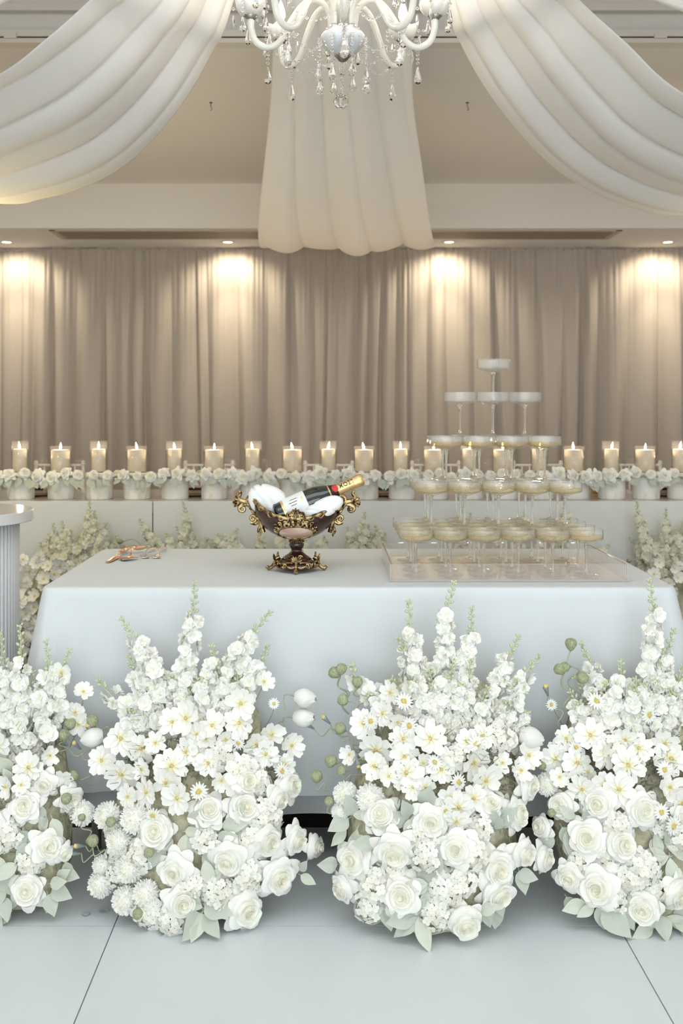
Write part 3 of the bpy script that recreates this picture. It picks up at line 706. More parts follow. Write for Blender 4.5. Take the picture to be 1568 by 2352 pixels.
def tendril(mb, a, b, rr, wig=0.012, r=0.0016):
    a, b = Vector(a), Vector(b); d = b-a; n = Vector((d.z, 0, -d.x)).normalized(); pts = [a]
    for i in (1, 2, 3): pts.append(a.lerp(b, i/4)+n*wig*(1 if i % 2 else -1)*rr.uniform(0.5, 1.3)+Vector((0, rr.uniform(-.01, .01), 0)))
    pts.append(b); q = catmull(pts, 18); mb.tube(q, r, 5); return q
class Arr:
    def __init__(s, label, xc, hw, D0, group, seed, cat='flower arrangement', Dmax=2.575, prof=None):
        s.rr = random.Random(seed); s.xc, s.hw, s.D0, s.Dmax = xc, hw, D0, Dmax
        X = (xc-CX)*(D0+0.12)/FPX; s.X = X
        s.r = root('flower_arrangement', (X, D0+0.15, 0), label, cat, group)
    def D(s, px, py):
        D = s.D0+0.1
        for _ in range(8):
            z = CAMZ-(py-HY)*D/FPX
            D = s.D0+0.36*max(0, z-0.04)**1.0-0.03*math.sin(min(pi, max(0, z)*8)) + 0.11*((px-s.xc)/s.hw)**2
            D = min(D, s.Dmax)
        return D
    def pos(s, px, py, back=0.0):
        p = P(px, py, s.D(px, py)); 
        if back: p = P(px, py, s.D(px, py)+back)
        return p
    def dirv(s, p, jit=0.25, up=0.0):
        r = s.rr
        return Vector(((p.x-s.X)*2.2+r.uniform(-jit, jit), -1.0+r.uniform(-jit, jit)*0.4, (p.z-0.24)*1.0+0.15+up+r.uniform(-jit, jit)))
    def rose(s, px, py, dia, dx=0, dz=0, bud=False):
        p = s.pos(px, py); D = p.y; rad = dia/2*D/FPX*1.18; p.z = max(p.z, rad*0.80)
        d = s.dirv(p, 0.32)+Vector((dx, 0, dz))
        me = s.rr.choice(ROSEBUD if bud else ROSES)
        return link('rose', me, s.r, orient(p+Vector((0, -0.012, 0)), d, s.rr.uniform(0, 6), rad*(1.15 if bud else 1.0)))
    def cosmos(s, px, py, dia, k=None):
        p = s.pos(px, py)+Vector((0, -0.022, 0)); rad = dia/2*p.y/FPX*1.16; d = s.dirv(p, 0.5, -0.1)
        o = link('cosmos', s.rr.choice(COSMOS[:5]) if k is None else COSMOS[k], s.r, orient(p, d, s.rr.uniform(0, 6), rad))
        link('flower_centre', CCEN, o, WM[o.name] @ T(0, 0, 0.02))
        s.stemto(p, d); return o
    def daisy(s, px, py, dia):
        p = s.pos(px, py)+Vector((0, -0.032, 0)); d = s.dirv(p, 0.4)
        o = link('daisy', DAISY, s.r, orient(p, d, s.rr.uniform(0, 6), dia/2*p.y/FPX))
        link('flower_centre', DCEN, o, WM[o.name] @ T(0, 0, 0.02)); s.stemto(p, d)
    def stemto(s, p, d, l=0.09):
        d = Vector(d).normalized(); s.stems.tube(catmull([p-d*0.004, p-d*0.03+Vector((0,0,-0.02)), p-d*0.05+Vector(((s.X-p.x)*0.2, 0.02, -l))], 6), 0.0011, 4)
    def mum(s, px, py, dia):
        p = s.pos(px, py); rad = dia/2*p.y/FPX; p.z = max(p.z, rad*0.95)
        link('chrysanthemum', s.rr.choice(MUMS), s.r, orient(p+Vector((0, -0.005, 0)), s.dirv(p, 0.2), s.rr.uniform(0, 6), rad))
    def hyd(s, px, py, dia):
        p = s.pos(px, py, 0.012); rad = dia/2*p.y/FPX; p.z = max(p.z, rad*0.7)
        link('hydrangea', s.rr.choice(HYDS), s.r, orient(p, s.dirv(p, 0.2), s.rr.uniform(0, 6), rad))
    def leaf(s, px, py, L, ang=None, back=0.0, k=None):
        """leaf whose base is at the pixel, pointing at picture angle ang (degrees, 0 = along +x, 90 = up)"""
        r = s.rr; p = s.pos(px, py, back); l = L*p.y/FPX; p.z = max(p.z, 0.012)
        a = math.radians(ang if ang is not None else math.degrees(math.atan2(p.z-0.25, p.x-s.X))+r.uniform(-50, 50))
        y = Vector((math.cos(a), -0.35+r.uniform(-0.25, 0.15), math.sin(a)))
        if p.z+y.z*l < 0.008: y.z = (0.008-p.z)/l; y.y -= 0.3
        y.normalize(); n = Vector((r.uniform(-.4, .4), -1, r.uniform(0.1, 0.7))); x = y.cross(n).normalized(); n = x.cross(y)
        M = Matrix(((x.x,y.x,n.x,p.x),(x.y,y.y,n.y,p.y),(x.z,y.z,n.z,p.z),(0,0,0,1))) @ Matrix.Scale(l, 4)
        link('leaf', LEAVES[k] if k is not None else r.choice(LEAVES), s.r, M)
    def spike(s, bx, by, tx, ty, dens=1.0, fs=0.021, bf=0.36, fr=(0.0, 0.68)):
        b = s.pos(bx, by, 0.03); t = s.pos(tx, ty, -0.01)
        larkspur(s.r, b, t, s.rr, fs, dens, bf, True, 0.018, fr)
    def pod(s, px, py, dia, fx, fy, dirn=(0,-0.3,1), seed=False):
        p = s.pos(px, py)+Vector((0, -0.03, 0)); f = s.pos(fx, fy, 0.01); rad = dia*p.y/FPX
        d = Vector(dirn).normalized(); o = link('seed_head' if seed else 'poppy_pod', SEED if seed else POD, s.r, orient(p-d*rad*0.5, d, s.rr.uniform(0, 6), rad))
        if seed: link('seed_tip', STIP, o, WM[o.name] @ T(0, 0, 1.1))
        mb = MB(); tendril(mb, p-d*rad*0.5, f, s.rr); mb.wobj('pod_stem', M_['stemg'], o)
    def tulip(s, px, py, L, d, fx, fy):
        p = s.pos(px, py)+Vector((0, -0.03, 0)); l = L*p.y/FPX; d = Vector(d).normalized(); b = p-d*l*0.5
        o = link('tulip', TULIP, s.r, orient(b, d, s.rr.uniform(0, 6), l)); f = s.pos(fx, fy, 0.01)
        mb = MB(); mb.tube(catmull([b+d*0.003, b-d*0.03, f.lerp(b, 0.4)+Vector((0,-0.01,-0.01)), f], 12), 0.0017, 6); mb.wobj('tulip_stem', M_['stemg'], o)
    def core(s, pts, depth=0.085, back=0.05):
        """moss-covered foam body behind the flowers, following the outline of the arrangement: list of (py, pxl, pxr)"""
        rows = []; n = 22
        for py, xl, xr in pts:
            row = []; c = 0.5*(xl+xr); h = 0.5*(xr-xl)
            Dm = s.D(c, py)+back; pc = P(c, py, Dm); pc.z = max(0.0, pc.z); hw = h*Dm/FPX
            for i in range(n):
                a = 2*pi*i/n; j = 1+0.07*math.sin(5*a+py*0.1)+s.rr.uniform(-0.03, 0.03)
                row.append((pc.x+hw*math.cos(a)*j, min(2.618, pc.y+0.05+min(depth, hw)*math.sin(a)*j), pc.z+s.rr.uniform(-0.004, 0.004)*(pc.z > 0.01)))
            rows.append(row)
        mb = MB().grid(rows, None, True, True); mb.add(rows[0], [tuple(range(n))]); mb.add(rows[-1], [tuple(range(n-1, -1, -1))])
        mb.wobj('foam_base', M_['core'], s.r)
    def filler(s, box, n_frond=0, n_leaf=0, n_hyd=0, n_flo=0):
        r = s.rr; x0, x1, y0, y1 = box
        for _ in range(n_frond):
            px, py = r.uniform(x0, x1), r.uniform(y0, y1); p = s.pos(px, py, 0.06)
            yv = Vector(((p.x-s.X)*1.5+r.uniform(-.5, .5), -0.25, r.uniform(0.3, 1))).normalized(); xv = yv.cross(Vector((0,-1,0.1))).normalized(); zv = xv.cross(yv)
            M = Matrix(((xv.x,yv.x,zv.x,p.x),(xv.y,yv.y,zv.y,p.y),(xv.z,yv.z,zv.z,p.z),(0,0,0,1))) @ Matrix.Scale(r.uniform(0.07, 0.12), 4)
            link('feathery_frond', r.choice(FRONDS), s.r, M)
        for _ in range(n_leaf): s.leaf(r.uniform(x0, x1), r.uniform(y0, y1), r.uniform(42, 70), None, 0.005)
        for _ in range(n_hyd): s.hyd(r.uniform(x0, x1), r.uniform(y0, y1), r.uniform(60, 85))
    def tangle(s, box, n):
        """thin dry stems filling the heart of the arrangement"""
        r = s.rr; mb = MB(); x0, x1, y0, y1 = box
        for _ in range(n):
            p = s.pos(r.uniform(x0, x1), r.uniform(y0, y1), 0.035); d = Vector(((p.x-s.X)*1.2+r.uniform(-.6, .6), -0.55, r.uniform(-0.2, 1.0))).normalized(); l = r.uniform(0.03, 0.075)
            mb.tube([p-d*0.03, p+d*l*0.5+Vector((r.uniform(-.006,.006),0,r.uniform(-.006,.006))), p+d*l], [0.0014,0.0012,0.0008], 3)
        o = mb.wobj('dry_stems', M_['frond'], s.r); o['kind'] = 'stuff'
    def begin(s): s.stems = MB()
    def finish(s):
        if s.stems.v: s.stems.wobj('flower_stems', M_['stemg'], s.r)
GRP = 'white floral arrangements on the floor before the table'
# --- the arrangement at the table's fluted-pedestal end
a = Arr('white floral arrangement cut by the picture edge, on the floor by the fluted pedestal table', 40, 210, 2.395, GRP, 41); a.begin()
a.core([(2075,-60,120),(2000,-90,150),(1900,-100,150),(1800,-100,150),(1700,-90,130),(1600,-60,95)])
for q in [(106,1798,72),(165,1832,70,0.5),(60,1848,88),(112,1940,90),(65,2040,95,-0.2),(-10,1900,90),(-40,2000,90),(-70,1920,90,-0.6),(-80,1840,80,-0.6),(-60,2060,80,-0.4),(150,1955,55,0.8)]: a.rose(*q)
a.rose(48,1652,48,0,0,True)
for q in [(147,1540,52,3),(136,1617,58),(178,1630,48),(185,1657,52),(72,1755,66),(2,1705,58),(55,1795,46),(148,1782,48),(196,1583,42,3),(120,1728,42,3),(-20,1760,60),(20,1800,50),(-60,1720,60),(-80,1780,60),(-50,1650,55)]: a.cosmos(*q)
for q in [(20, 1700, 30, 1590), (110, 1690, 100, 1600)]: a.spike(*q, 1.15, 0.0215, 0.04, (0.05, 0.98))
a.mum(190,1866,58)
for q in [(40,1750,46,1438),(72,1745,106,1474),(85,1765,160,1494),(10,1745,0,1455),(-30,1740,-50,1480),(100,1700,118,1560),(30,1720,75,1545),(65,1780,20,1560),(-10,1790,-10,1580)]: a.spike(*q)
for q in [(168,1657,27,150,1720,(0.3,-0.6,1)),(155,1682,26,140,1740,(-0.2,-0.5,1)),(160,1826,26,170,1880,(0,-0.8,1)),(178,1772,24,215,1800,(-0.8,-0.5,0.4))]: a.pod(*q)
for q in [(20,1940,55,200),(60,1935,50,250),(15,1985,62,170),(0,2030,60,260),(40,1985,60,210),(115,2030,52,20),(120,2040,55,-15),(110,2055,50,-60),(118,2050,48,-100),(130,2020,48,40),(10,2060,55,-70),(95,1850,50,-80),(120,1880,55,-60),(25,2095,40,-120),(-20,2080,60,-60),(105,1870,48,-100),(150,1980,45,-60),(140,2000,50,-10)]: a.leaf(*q)
a.filler((-40,130,1700,1880), 8, 4, 2); a.tangle((-40,130,1690,1880), 160); a.filler((-40,110,1880,2060), 0, 8, 5); a.finish()
# --- second arrangement
a = Arr('white floral arrangement with cream chrysanthemums clustered low, standing before the ornate bowl', 455, 260, 2.345, GRP, 42); a.begin()
a.core([(2100,330,560),(2040,265,620),(1950,255,640),(1850,265,640),(1750,300,620),(1650,320,580),(1570,370,530)])
for q in [(480,1857,88,0,0.2),(562,1852,98,0.1,0.4),(566,1792,88,0.2,0.4),(640,1832,74,0.4),(668,1800,78,0.6),(360,1905,104,-0.1,0.1),(615,1928,94,0.2),(680,1925,80,0.5),(405,1997,98),(525,1970,108),(640,2008,104,0.3),(420,2066,98,0.1,-0.2),(565,2085,106,0.3,-0.2)]: a.rose(*q)
a.rose(722,1940,66,1.2,0,True)
for q in [(250,1872,66),(312,1878,70),(275,1930,62),(236,1985,48),(300,1990,70),(233,2028,62),(290,2065,66),(336,2050,64)]: a.mum(*q)
for q in [(282,1690,72),(328,1712,66),(238,1740,62),(282,1770,74),(430,1720,58),(455,1728,46,3),(397,1752,78),(340,1812,62),(298,1822,54),(385,1790,62),(410,1825,70),(430,1643,72),(398,1652,60,2),(455,1680,54),(490,1660,62),(475,1692,44,3),(555,1610,68),(550,1655,68),(590,1703,62),(612,1725,58),(625,1680,58,3),(670,1705,56,3),(655,1748,50),(555,1765,78),(480,1745,58,2),(510,1785,48,3),(607,1560,46,3),(330,1760,46),(360,1700,48,2),(520,1690,40,3)]: a.cosmos(*q)
for q in [(630,1608,30),(460,1806,46),(550,1697,34),(648,1760,40),(357,1860,42)]: a.daisy(*q)
for q in [(412,1650,447,1340),(400,1620,278,1422),(360,1660,296,1508),(350,1680,227,1562),(470,1620,620,1407),(520,1650,614,1485),(455,1600,486,1484),(400,1680,370,1530),(430,1690,425,1500),(490,1680,500,1520),(470,1700,545,1530),(380,1700,330,1600),(540,1700,575,1560),(430,1720,455,1560)]: a.spike(*q, 0.95)
for q in [(340, 1690, 262, 1612), (370, 1690, 340, 1590), (520, 1700, 560, 1590), (450, 1680, 465, 1570), (400, 1690, 395, 1560), (300, 1700, 300, 1640)]: a.spike(*q, 1.15, 0.0215, 0.04, (0.05, 0.98))
a.tulip(703,1596,50,(1,-0.25,-0.05),640,1660); a.tulip(700,1641,50,(1,-0.3,0.1),640,1690); a.tulip(216,1686,52,(-1,-0.3,-0.1),262,1720)
for q in [(220,1650,28,270,1690,(-0.3,-0.5,1)),(262,1876,24,285,1890,(-0.2,-1,0.3)),(220,1922,28,262,1980,(0.1,-0.4,1)),(348,1947,24,365,1960,(-0.2,-0.9,0.6)),(325,2084,26,345,2070,(-0.5,-0.8,0.3)),(195,1868,18,215,1940,(0,-0.5,1))]: a.pod(*q)
for q in [(216,1670,22,262,1725,(-0.5,-0.3,1),True),(157,1698,20,250,1760,(-0.5,-0.4,0.8),True),(186,1706,20,255,1770,(-0.6,-0.4,0.8),True),(194,1931,20,240,1950,(-0.7,-0.5,0.2),True),(184,1948,20,235,1985,(-1,-0.3,0.1),True)]: a.pod(*q)
for q in [(430,1915,62,-100),(432,1918,64,-40),(440,1900,58,60),(425,1910,42,10),(470,1975,66,-70),(545,1890,58,80),(535,1900,55,-60),(500,1930,50,20),(478,2070,66,25),(470,2072,74,-12),(465,2085,62,150),(462,2098,74,-120),(464,2098,66,-105),(470,2098,66,-50),(466,2100,46,-30),(455,2080,42,100),(580,2000,52,-80),(572,1985,60,-100),(490,2020,44,60),(690,2010,42,-20),(688,2000,36,60)]: a.leaf(*q)
for q in [(326,1960,80),(268,1960,52),(268,2008,56),(262,1905,46),(600,1868,80),(345,2088,80),(500,2045,84),(395,2108,80),(565,2020,70),(470,1930,70),(620,1880,60),(440,2030,70)]: a.hyd(*q)
a.filler((300,620,1690,1800), 8, 0, 3); a.tangle((300,620,1690,1800), 420); a.filler((350,600,1880,2060), 0, 7, 2); a.finish()
# --- third arrangement
a = Arr('white floral arrangement with tall spikes and loose poppy pods, before the champagne tower', 1000, 255, 2.30, GRP, 43); a.begin()
a.core([(2130,900,1110),(2060,830,1170),(1960,800,1180),(1860,810,1190),(1760,830,1190),(1660,850,1180),(1580,900,1110)])
for q in [(876,1867,98,-0.1,0.3),(990,1882,94,0,0.1),(905,1950,112),(813,1972,104,-0.3),(786,2035,80,-0.5,-0.2),(920,2052,112,0,0.1),(1045,1947,104,0,0.3),(1066,2118,108,0.1),(1138,1992,108,0.2,0.2),(1142,2048,104,0.2,-0.2),(1200,1955,88,0.4),(1123,1843,78,0.2,0.4),(1185,1866,88,0.5,0.3),(1212,1802,76,0.5),(1248,1968,78,0.3)]: a.rose(*q)
a.rose(1170,1696,52,0,0,True)
for q in [(793,1822,58),(850,1830,66),(782,1862,44)]: a.mum(*q)
for q in [(833,1655,62),(878,1632,56),(895,1585,52,2),(862,1715,76),(925,1690,62,2),(912,1652,48,3),(858,1752,60),(926,1730,62),(932,1768,76),(890,1775,48,3),(945,1800,52),(985,1690,76),(1010,1760,62),(1085,1745,72),(1112,1785,72),(1030,1825,58,2),(1050,1845,66),(1085,1825,62),(1045,1878,62,4),(1070,1697,54,2),(1105,1683,58),(1192,1762,52),(1210,1728,58),(1030,1730,48,3),(802,1727,44,3),(970,1745,46,3),(1150,1745,44,3),(975,1800,50,2)]: a.cosmos(*q)
for q in [(925,1602,46),(850,1648,44),(938,1658,46),(1090,1700,52),(1048,1785,44),(995,1740,40),(1020,1850,40)]: a.daisy(*q)
for q in [(975,1660,938,1382),(1015,1660,1042,1338),(1030,1640,1083,1397),(1090,1670,1190,1462),(1130,1690,1238,1508),(910,1650,807,1528),(960,1640,915,1465),(1060,1690,1080,1520),(1000,1700,985,1540),(1140,1700,1185,1560),(940,1690,900,1560),(1040,1700,1040,1530),(1090,1720,1120,1580),(985,1720,1000,1570)]: a.spike(*q, 0.95)
for q in [(900, 1680, 850, 1600), (960, 1690, 950, 1570), (1060, 1700, 1060, 1580), (1130, 1720, 1165, 1620), (1180, 1720, 1205, 1640), (1010, 1690, 1020, 1560)]: a.spike(*q, 1.15, 0.0215, 0.04, (0.05, 0.98))
a.tulip(1216,1686,56,(1,-0.3,-0.2),1150,1740)
for q in [(770,1540,28,800,1640,(-0.8,-0.2,0.5)),(783,1532,26,802,1640,(0.2,-0.2,1)),(820,1562,26,832,1640,(0,-0.2,1)),(787,1597,26,835,1650,(-0.1,-0.2,-1)),(780,1667,28,830,1720,(0.1,-0.5,0.7)),(762,1737,28,800,1770,(-0.5,-0.6,-0.2)),(727,1776,28,755,1812,(0,-0.4,1)),(785,1762,22,815,1790,(-0.3,-0.5,0.6)),(755,1832,22,775,1900,(0,-0.5,1))]: a.pod(*q)
for q in [(752,1648,20,825,1712,(-0.7,-0.3,0.8),True),(714,1661,20,800,1690,(-0.8,-0.3,0.6),True),(818,1735,20,840,1760,(0.3,-0.4,-1),True)]: a.pod(*q)
for q in [(812,1870,52,110),(810,1872,50,10),(800,1880,56,200),(795,1900,54,230),(820,1905,58,-110),(940,1875,54,110),(945,1880,52,-110),(950,1870,50,-60),(975,1855,60,80),(860,1938,60,165),(858,1940,46,-30),(775,1985,52,170),(982,2030,60,175),(982,2032,44,200),(984,2036,66,-105),(990,2040,66,-85),(1000,2010,70,90),(1010,1980,62,-95),(955,2100,74,190),(958,2104,70,215),(960,2106,48,230),(960,2106,76,-75),(955,2090,40,60),(870,2090,64,-30),(1100,2095,52,30),(1105,2085,50,-60),(1190,2005,46,-10),(1192,2000,52,-75),(1140,1905,60,100),(1150,1900,56,60),(1130,1915,50,160),(1120,2075,40,-80),(1165,1820,50,-110),(780,1940,48,-60)]: a.leaf(*q)
for q in [(865,2030,86),(980,1962,84),(1022,2045,92),(1085,1962,88),(1000,2095,84),(850,2080,76),(1060,2020,76),(960,1920,60),(1100,1900,70),(905,2000,60)]: a.hyd(*q)
a.filler((840,1170,1690,1820), 8, 0, 2); a.tangle((840,1170,1690,1820), 420); a.filler((850,1150,1880,2080), 0, 7, 2); a.finish()
# --- fourth arrangement
a = Arr('white floral arrangement cut by the picture edge, at the table end beyond the champagne tower', 1450, 250, 2.345, GRP, 44); a.begin()
a.core([(2100,1380,1620),(2030,1300,1650),(1940,1290,1660),(1850,1290,1660),(1750,1300,1650),(1650,1320,1640),(1570,1370,1600)])
for q in [(1285,1846,78,-0.3),(1370,1842,98,0,0.2),(1470,1856,98,0,0.1),(1345,1922,104),(1425,1936,98,0.1),(1240,1895,64,-0.5),(1305,2010,80,-0.4),(1370,2035,114),(1470,2080,104),(1552,2050,98,0.2),(1562,1870,64),(1600,1950,95),(1620,2040,90),(1650,1880,95,0.6),(1670,1980,95,0.8),(1680,1800,80,0.8)]: a.rose(*q)
for q in [(1295,1690,54),(1275,1712,46,3),(1270,1735,62),(1320,1745,66,4),(1350,1682,68),(1382,1725,62),(1332,1805,62),(1380,1795,62),(1435,1750,80),(1415,1805,72),(1460,1712,66),(1520,1700,58,2),(1533,1735,78),(1530,1800,62,3),(1560,1835,72),(1280,1778,44,3),(1430,1692,54,2),(1590,1760,66),(1345,1765,46,2),(1620,1700,66),(1650,1750,70),(1640,1640,60),(1600,1820,60)]: a.cosmos(*q)
for q in [(1361,1602,46),(1480,1632,46),(1260,1610,30),(1315,1707,36),(1515,1757,42),(1508,1853,42),(1535,1884,50)]: a.daisy(*q)
for q in [(1480,1660,1490,1333),(1410,1660,1335,1478),(1380,1680,1320,1555),(1520,1660,1548,1448),(1430,1680,1425,1520),(1350,1700,1310,1590),(1560,1700,1568,1530),(1490,1720,1505,1560),(1450,1730,1460,1560),(1400,1710,1390,1570),(1530,1720,1535,1580),(1600,1680,1620,1480),(1630,1700,1680,1540),(1620,1720,1650,1600),(1370,1720,1360,1590),(1500,1660,1522,1500)]: a.spike(*q, 0.95)
for q in [(1350, 1700, 1330, 1620), (1400, 1700, 1420, 1580), (1460, 1700, 1455, 1590), (1530, 1700, 1550, 1600), (1490, 1690, 1480, 1580)]: a.spike(*q, 1.15, 0.0215, 0.04, (0.05, 0.98))
a.mum(1255,1800,54)
for q in [(1304,1476,28,1322,1590,(0,-0.2,1)),(1280,1532,26,1310,1640,(-0.7,-0.2,0.6)),(1290,1528,24,1312,1640,(0.3,-0.2,1)),(1330,1552,28,1340,1640,(0,-0.8,0.6)),(1262,1855,20,1290,1850,(-0.8,-0.5,0)),(1240,1750,20,1290,1800,(-0.6,-0.5,0.6))]: a.pod(*q)
a.pod(1250,1582,22,1300,1680,(-0.3,-0.3,1),True)
for q in [(1310,1905,56,-100),(1320,1880,50,140),(1335,1880,54,30),(1290,1900,50,-60),(1260,1910,54,-110),(1300,1920,54,-80),(1430,2000,62,-70),(1405,2000,48,-100),(1415,1985,44,80),(1530,1965,66,170),(1535,1968,60,190),(1538,1970,66,-90),(1545,1960,60,30),(1530,1940,56,90),(1345,2075,60,190),(1365,2080,50,200),(1370,2085,48,-75),(1385,2085,82,-50),(1500,2120,70,-150),(1512,2100,62,-85),(1530,2105,66,-20),(1545,2110,66,-50),(1545,2100,58,10),(1555,2120,40,-90),(1430,2090,50,-60),(1520,2080,54,40),(1300,2060,40,-60)]: a.leaf(*q)
for q in [(1470,1990,88),(1440,2010,80),(1330,1975,60),(1390,1960,60),(1555,1920,80),(1500,2040,70),(1410,2060,70),(1520,1900,60)]: a.hyd(*q)
a.filler((1300,1580,1690,1820), 8, 0, 2); a.tangle((1300,1580,1690,1820), 420); a.filler((1340,1600,1880,2060), 0, 8, 2); a.finish()
# fallen petals
pt = leaf_mesh(M_['petalfloor'], 0.42, 0.12, 0.05, 1.0)
for px, py, an, wh in ((198,2107,0.3,'just before the panel joint'),(247,2097,1.1,'touching the panel joint'),(172,2017,2.0,'nearest the edge arrangement leaves'),(4,2112,0.7,'at the very edge of the picture')):
    D = CAMZ*FPX/(py-HY); p = P(px, py, D); p.z = 0.004
    tag(link('fallen_petal', pt, None, Matrix.Translation(p) @ Matrix.Rotation(an, 4, 'Z') @ Matrix.Scale(0.026, 4)), 'single fallen petal lying on the white floor, '+wh, 'petal', 'fallen petals on the white floor')

# ------------------------------------------------------------------ front table and cloth
TX0, TX1, TY0, TY1, TZ = -0.765, 0.94, 2.672, 3.416, 0.752
tb = root('folding_table', ((TX0+TX1)/2, (TY0+TY1)/2, 0), 'folding table hidden under the white tablecloth', 'table')
MB().box(((TX0+TX1)/2, (TY0+TY1)/2, TZ-0.022), (TX1-TX0-0.03, TY1-TY0-0.03, 0.036)).wobj('tabletop', M_['chair'], tb)
for x in (TX0+0.12, TX1-0.12):
    for y in (TY0+0.12, TY1-0.12): MB().tube([(x,y,0.0),(x,y,TZ-0.03)], 0.014, 10).wobj('leg', M_['iron'], tb)
def cloth():
    N = 520; rc = 0.035; loop = []
    hx, hy = (TX1-TX0)/2, (TY1-TY0)/2; cx, cyy = (TX0+TX1)/2, (TY0+TY1)/2
    per = [(2*(hx-rc)),(pi*rc/2),(2*(hy-rc)),(pi*rc/2)]*2; tot = sum(per)
    rr = random.Random(5)
    for i in range(N):
        s = tot*i/N; k = 0
        while s > per[k]: s -= per[k]; k += 1
        cw = 0.0
        if k == 0: p = (-hx+rc+s, -hy); n = (0,-1); cd = min(s, per[0]-s)
        elif k == 1: a = -pi/2+s/rc; p = (hx-rc+rc*math.cos(a), -hy+rc+rc*math.sin(a)); n = (math.cos(a), math.sin(a)); cd = 0
        elif k == 2: p = (hx, -hy+rc+s); n = (1,0); cd = min(s, per[2]-s)
        elif k == 3: a = s/rc; p = (hx-rc+rc*math.cos(a), hy-rc+rc*math.sin(a)); n = (math.cos(a), math.sin(a)); cd = 0
        elif k == 4: p = (hx-rc-s, hy); n = (0,1); cd = min(s, per[4]-s)
        elif k == 5: a = pi/2+s/rc; p = (-hx+rc+rc*math.cos(a), hy-rc+rc*math.sin(a)); n = (math.cos(a), math.sin(a)); cd = 0
        elif k == 6: p = (-hx, hy-rc-s); n = (-1,0); cd = min(s, per[6]-s)
        else: a = pi+s/rc; p = (-hx+rc+rc*math.cos(a), -hy+rc+rc*math.sin(a)); n = (math.cos(a), math.sin(a)); cd = 0
        loop.append((p, n, cd, tot*i/N))
    rows = []
    for f in (0.02, 0.2, 0.4, 0.6, 0.8, 0.93, 0.985):
        rows.append([(cx+p[0]*f, cyy+p[1]*f, TZ) for p, n, c, s in loop])
    for off, dz in ((0.002,-0.001),(0.006,-0.004),(0.009,-0.010)):
        rows.append([(cx+p[0]+n[0]*(off-0.004), cyy+p[1]+n[1]*(off-0.004), TZ+dz) for p, n, c, s in loop])
    nz = 26; zb = 0.205
    for j in range(1, nz+1):
        v = j/nz; row = []
        for p, n, c, s in loop:
            cw = math.exp(-(c/0.16)**2); cw2 = math.exp(-(c/0.055)**2)
            out = 0.006 + v*(0.010+0.085*cw2+0.015*cw) + v*0.010*math.sin(s*13+0.8*math.sin(s*4)) + v*0.016*cw*math.sin(s*34) + 0.004*v*math.sin(s*29+1)
            if abs(n[1]+1) < 1e-6: out = min(out, 0.004+0.022*v+0.035*cw2*v)
            z = TZ-0.012-(TZ-0.012-zb-0.012*math.sin(s*5))*v+0.03*cw2*v
            row.append((cx+p[0]+n[0]*out, cyy+p[1]+n[1]*out, z))
        rows.append(row)
    cm = MB().grid(rows, None, True, True); cm.add(rows[0], [tuple(range(N-1, -1, -1))], None, False)
    o = cm.obj('tablecloth', M_['cloth']); tag(o, 'white tablecloth draped over the front table down to near the floor', 'tablecloth')
    hem = MB().grid([[(x+n[0]*0.0007, y+n[1]*0.0007, z) for (x,y,z),(p,n,c,s) in zip(rows[-2], loop)], [(x+n[0]*0.0007, y+n[1]*0.0007, z-0.0005) for (x,y,z),(p,n,c,s) in zip(rows[-1], loop)]], None, True, True)
    hem.obj('hem', M_['cloth'], o)
    und = []
    for v in (0, 0.5, 1.0):
        und.append([(cx+p[0]*0.985+n[0]*0.012*v*math.sin(s*17), cyy+p[1]*0.97+n[1]*0.012*v*math.sin(s*17), 0.70-(0.70-0.138-0.006*math.sin(s*9))*v) for p, n, c, s in loop])
    u = MB().grid(und, None, True, True).obj('table_skirt', M_['underlay']); tag(u, 'inner white skirt showing below the tablecloth hem', 'table skirt')
cloth()

# ------------------------------------------------------------------ round fluted table
def fluted_table():
    D = 3.3; c = P(-100, 1172, D); z = c.z; r = 170*D/FPX; rc = 138*D/FPX
    t = root('fluted_table', (c.x, D, 0), 'round white table with fluted drum pedestal, cut by the picture edge', 'table')
    MB().lathe([(0,z-0.036),(r-0.006,z-0.036),(r-0.003,z-0.036),(r-0.001,z-0.0355),(r,z-0.034),(r,z-0.033),(r,z-0.003),(r,z-0.002),(r-0.001,z-0.0005),(r-0.003,z),(r-0.006,z),(r*0.5,z),(0,z)], 96, T(c.x, D, 0), False).wobj('table_top', M_['glosswhite'], t)
    dm = MB().lathe([(0,0.0),(rc-0.006,0.0),(rc-0.006,z-0.036)], 64, T(c.x, D, 0), False).wobj('drum', M_['flute'], t)
    fl = MB().lathe([(0.0075,0.0),(0.0075,z-0.0365)], 10, None, True).mesh('flute', M_['flute'])
    n = 72
    for i in range(n):
        a = 2*pi*i/n; link('flute', fl, dm, T(c.x+(rc-0.0055)*math.cos(a), D+(rc-0.0055)*math.sin(a), 0))
fluted_table()

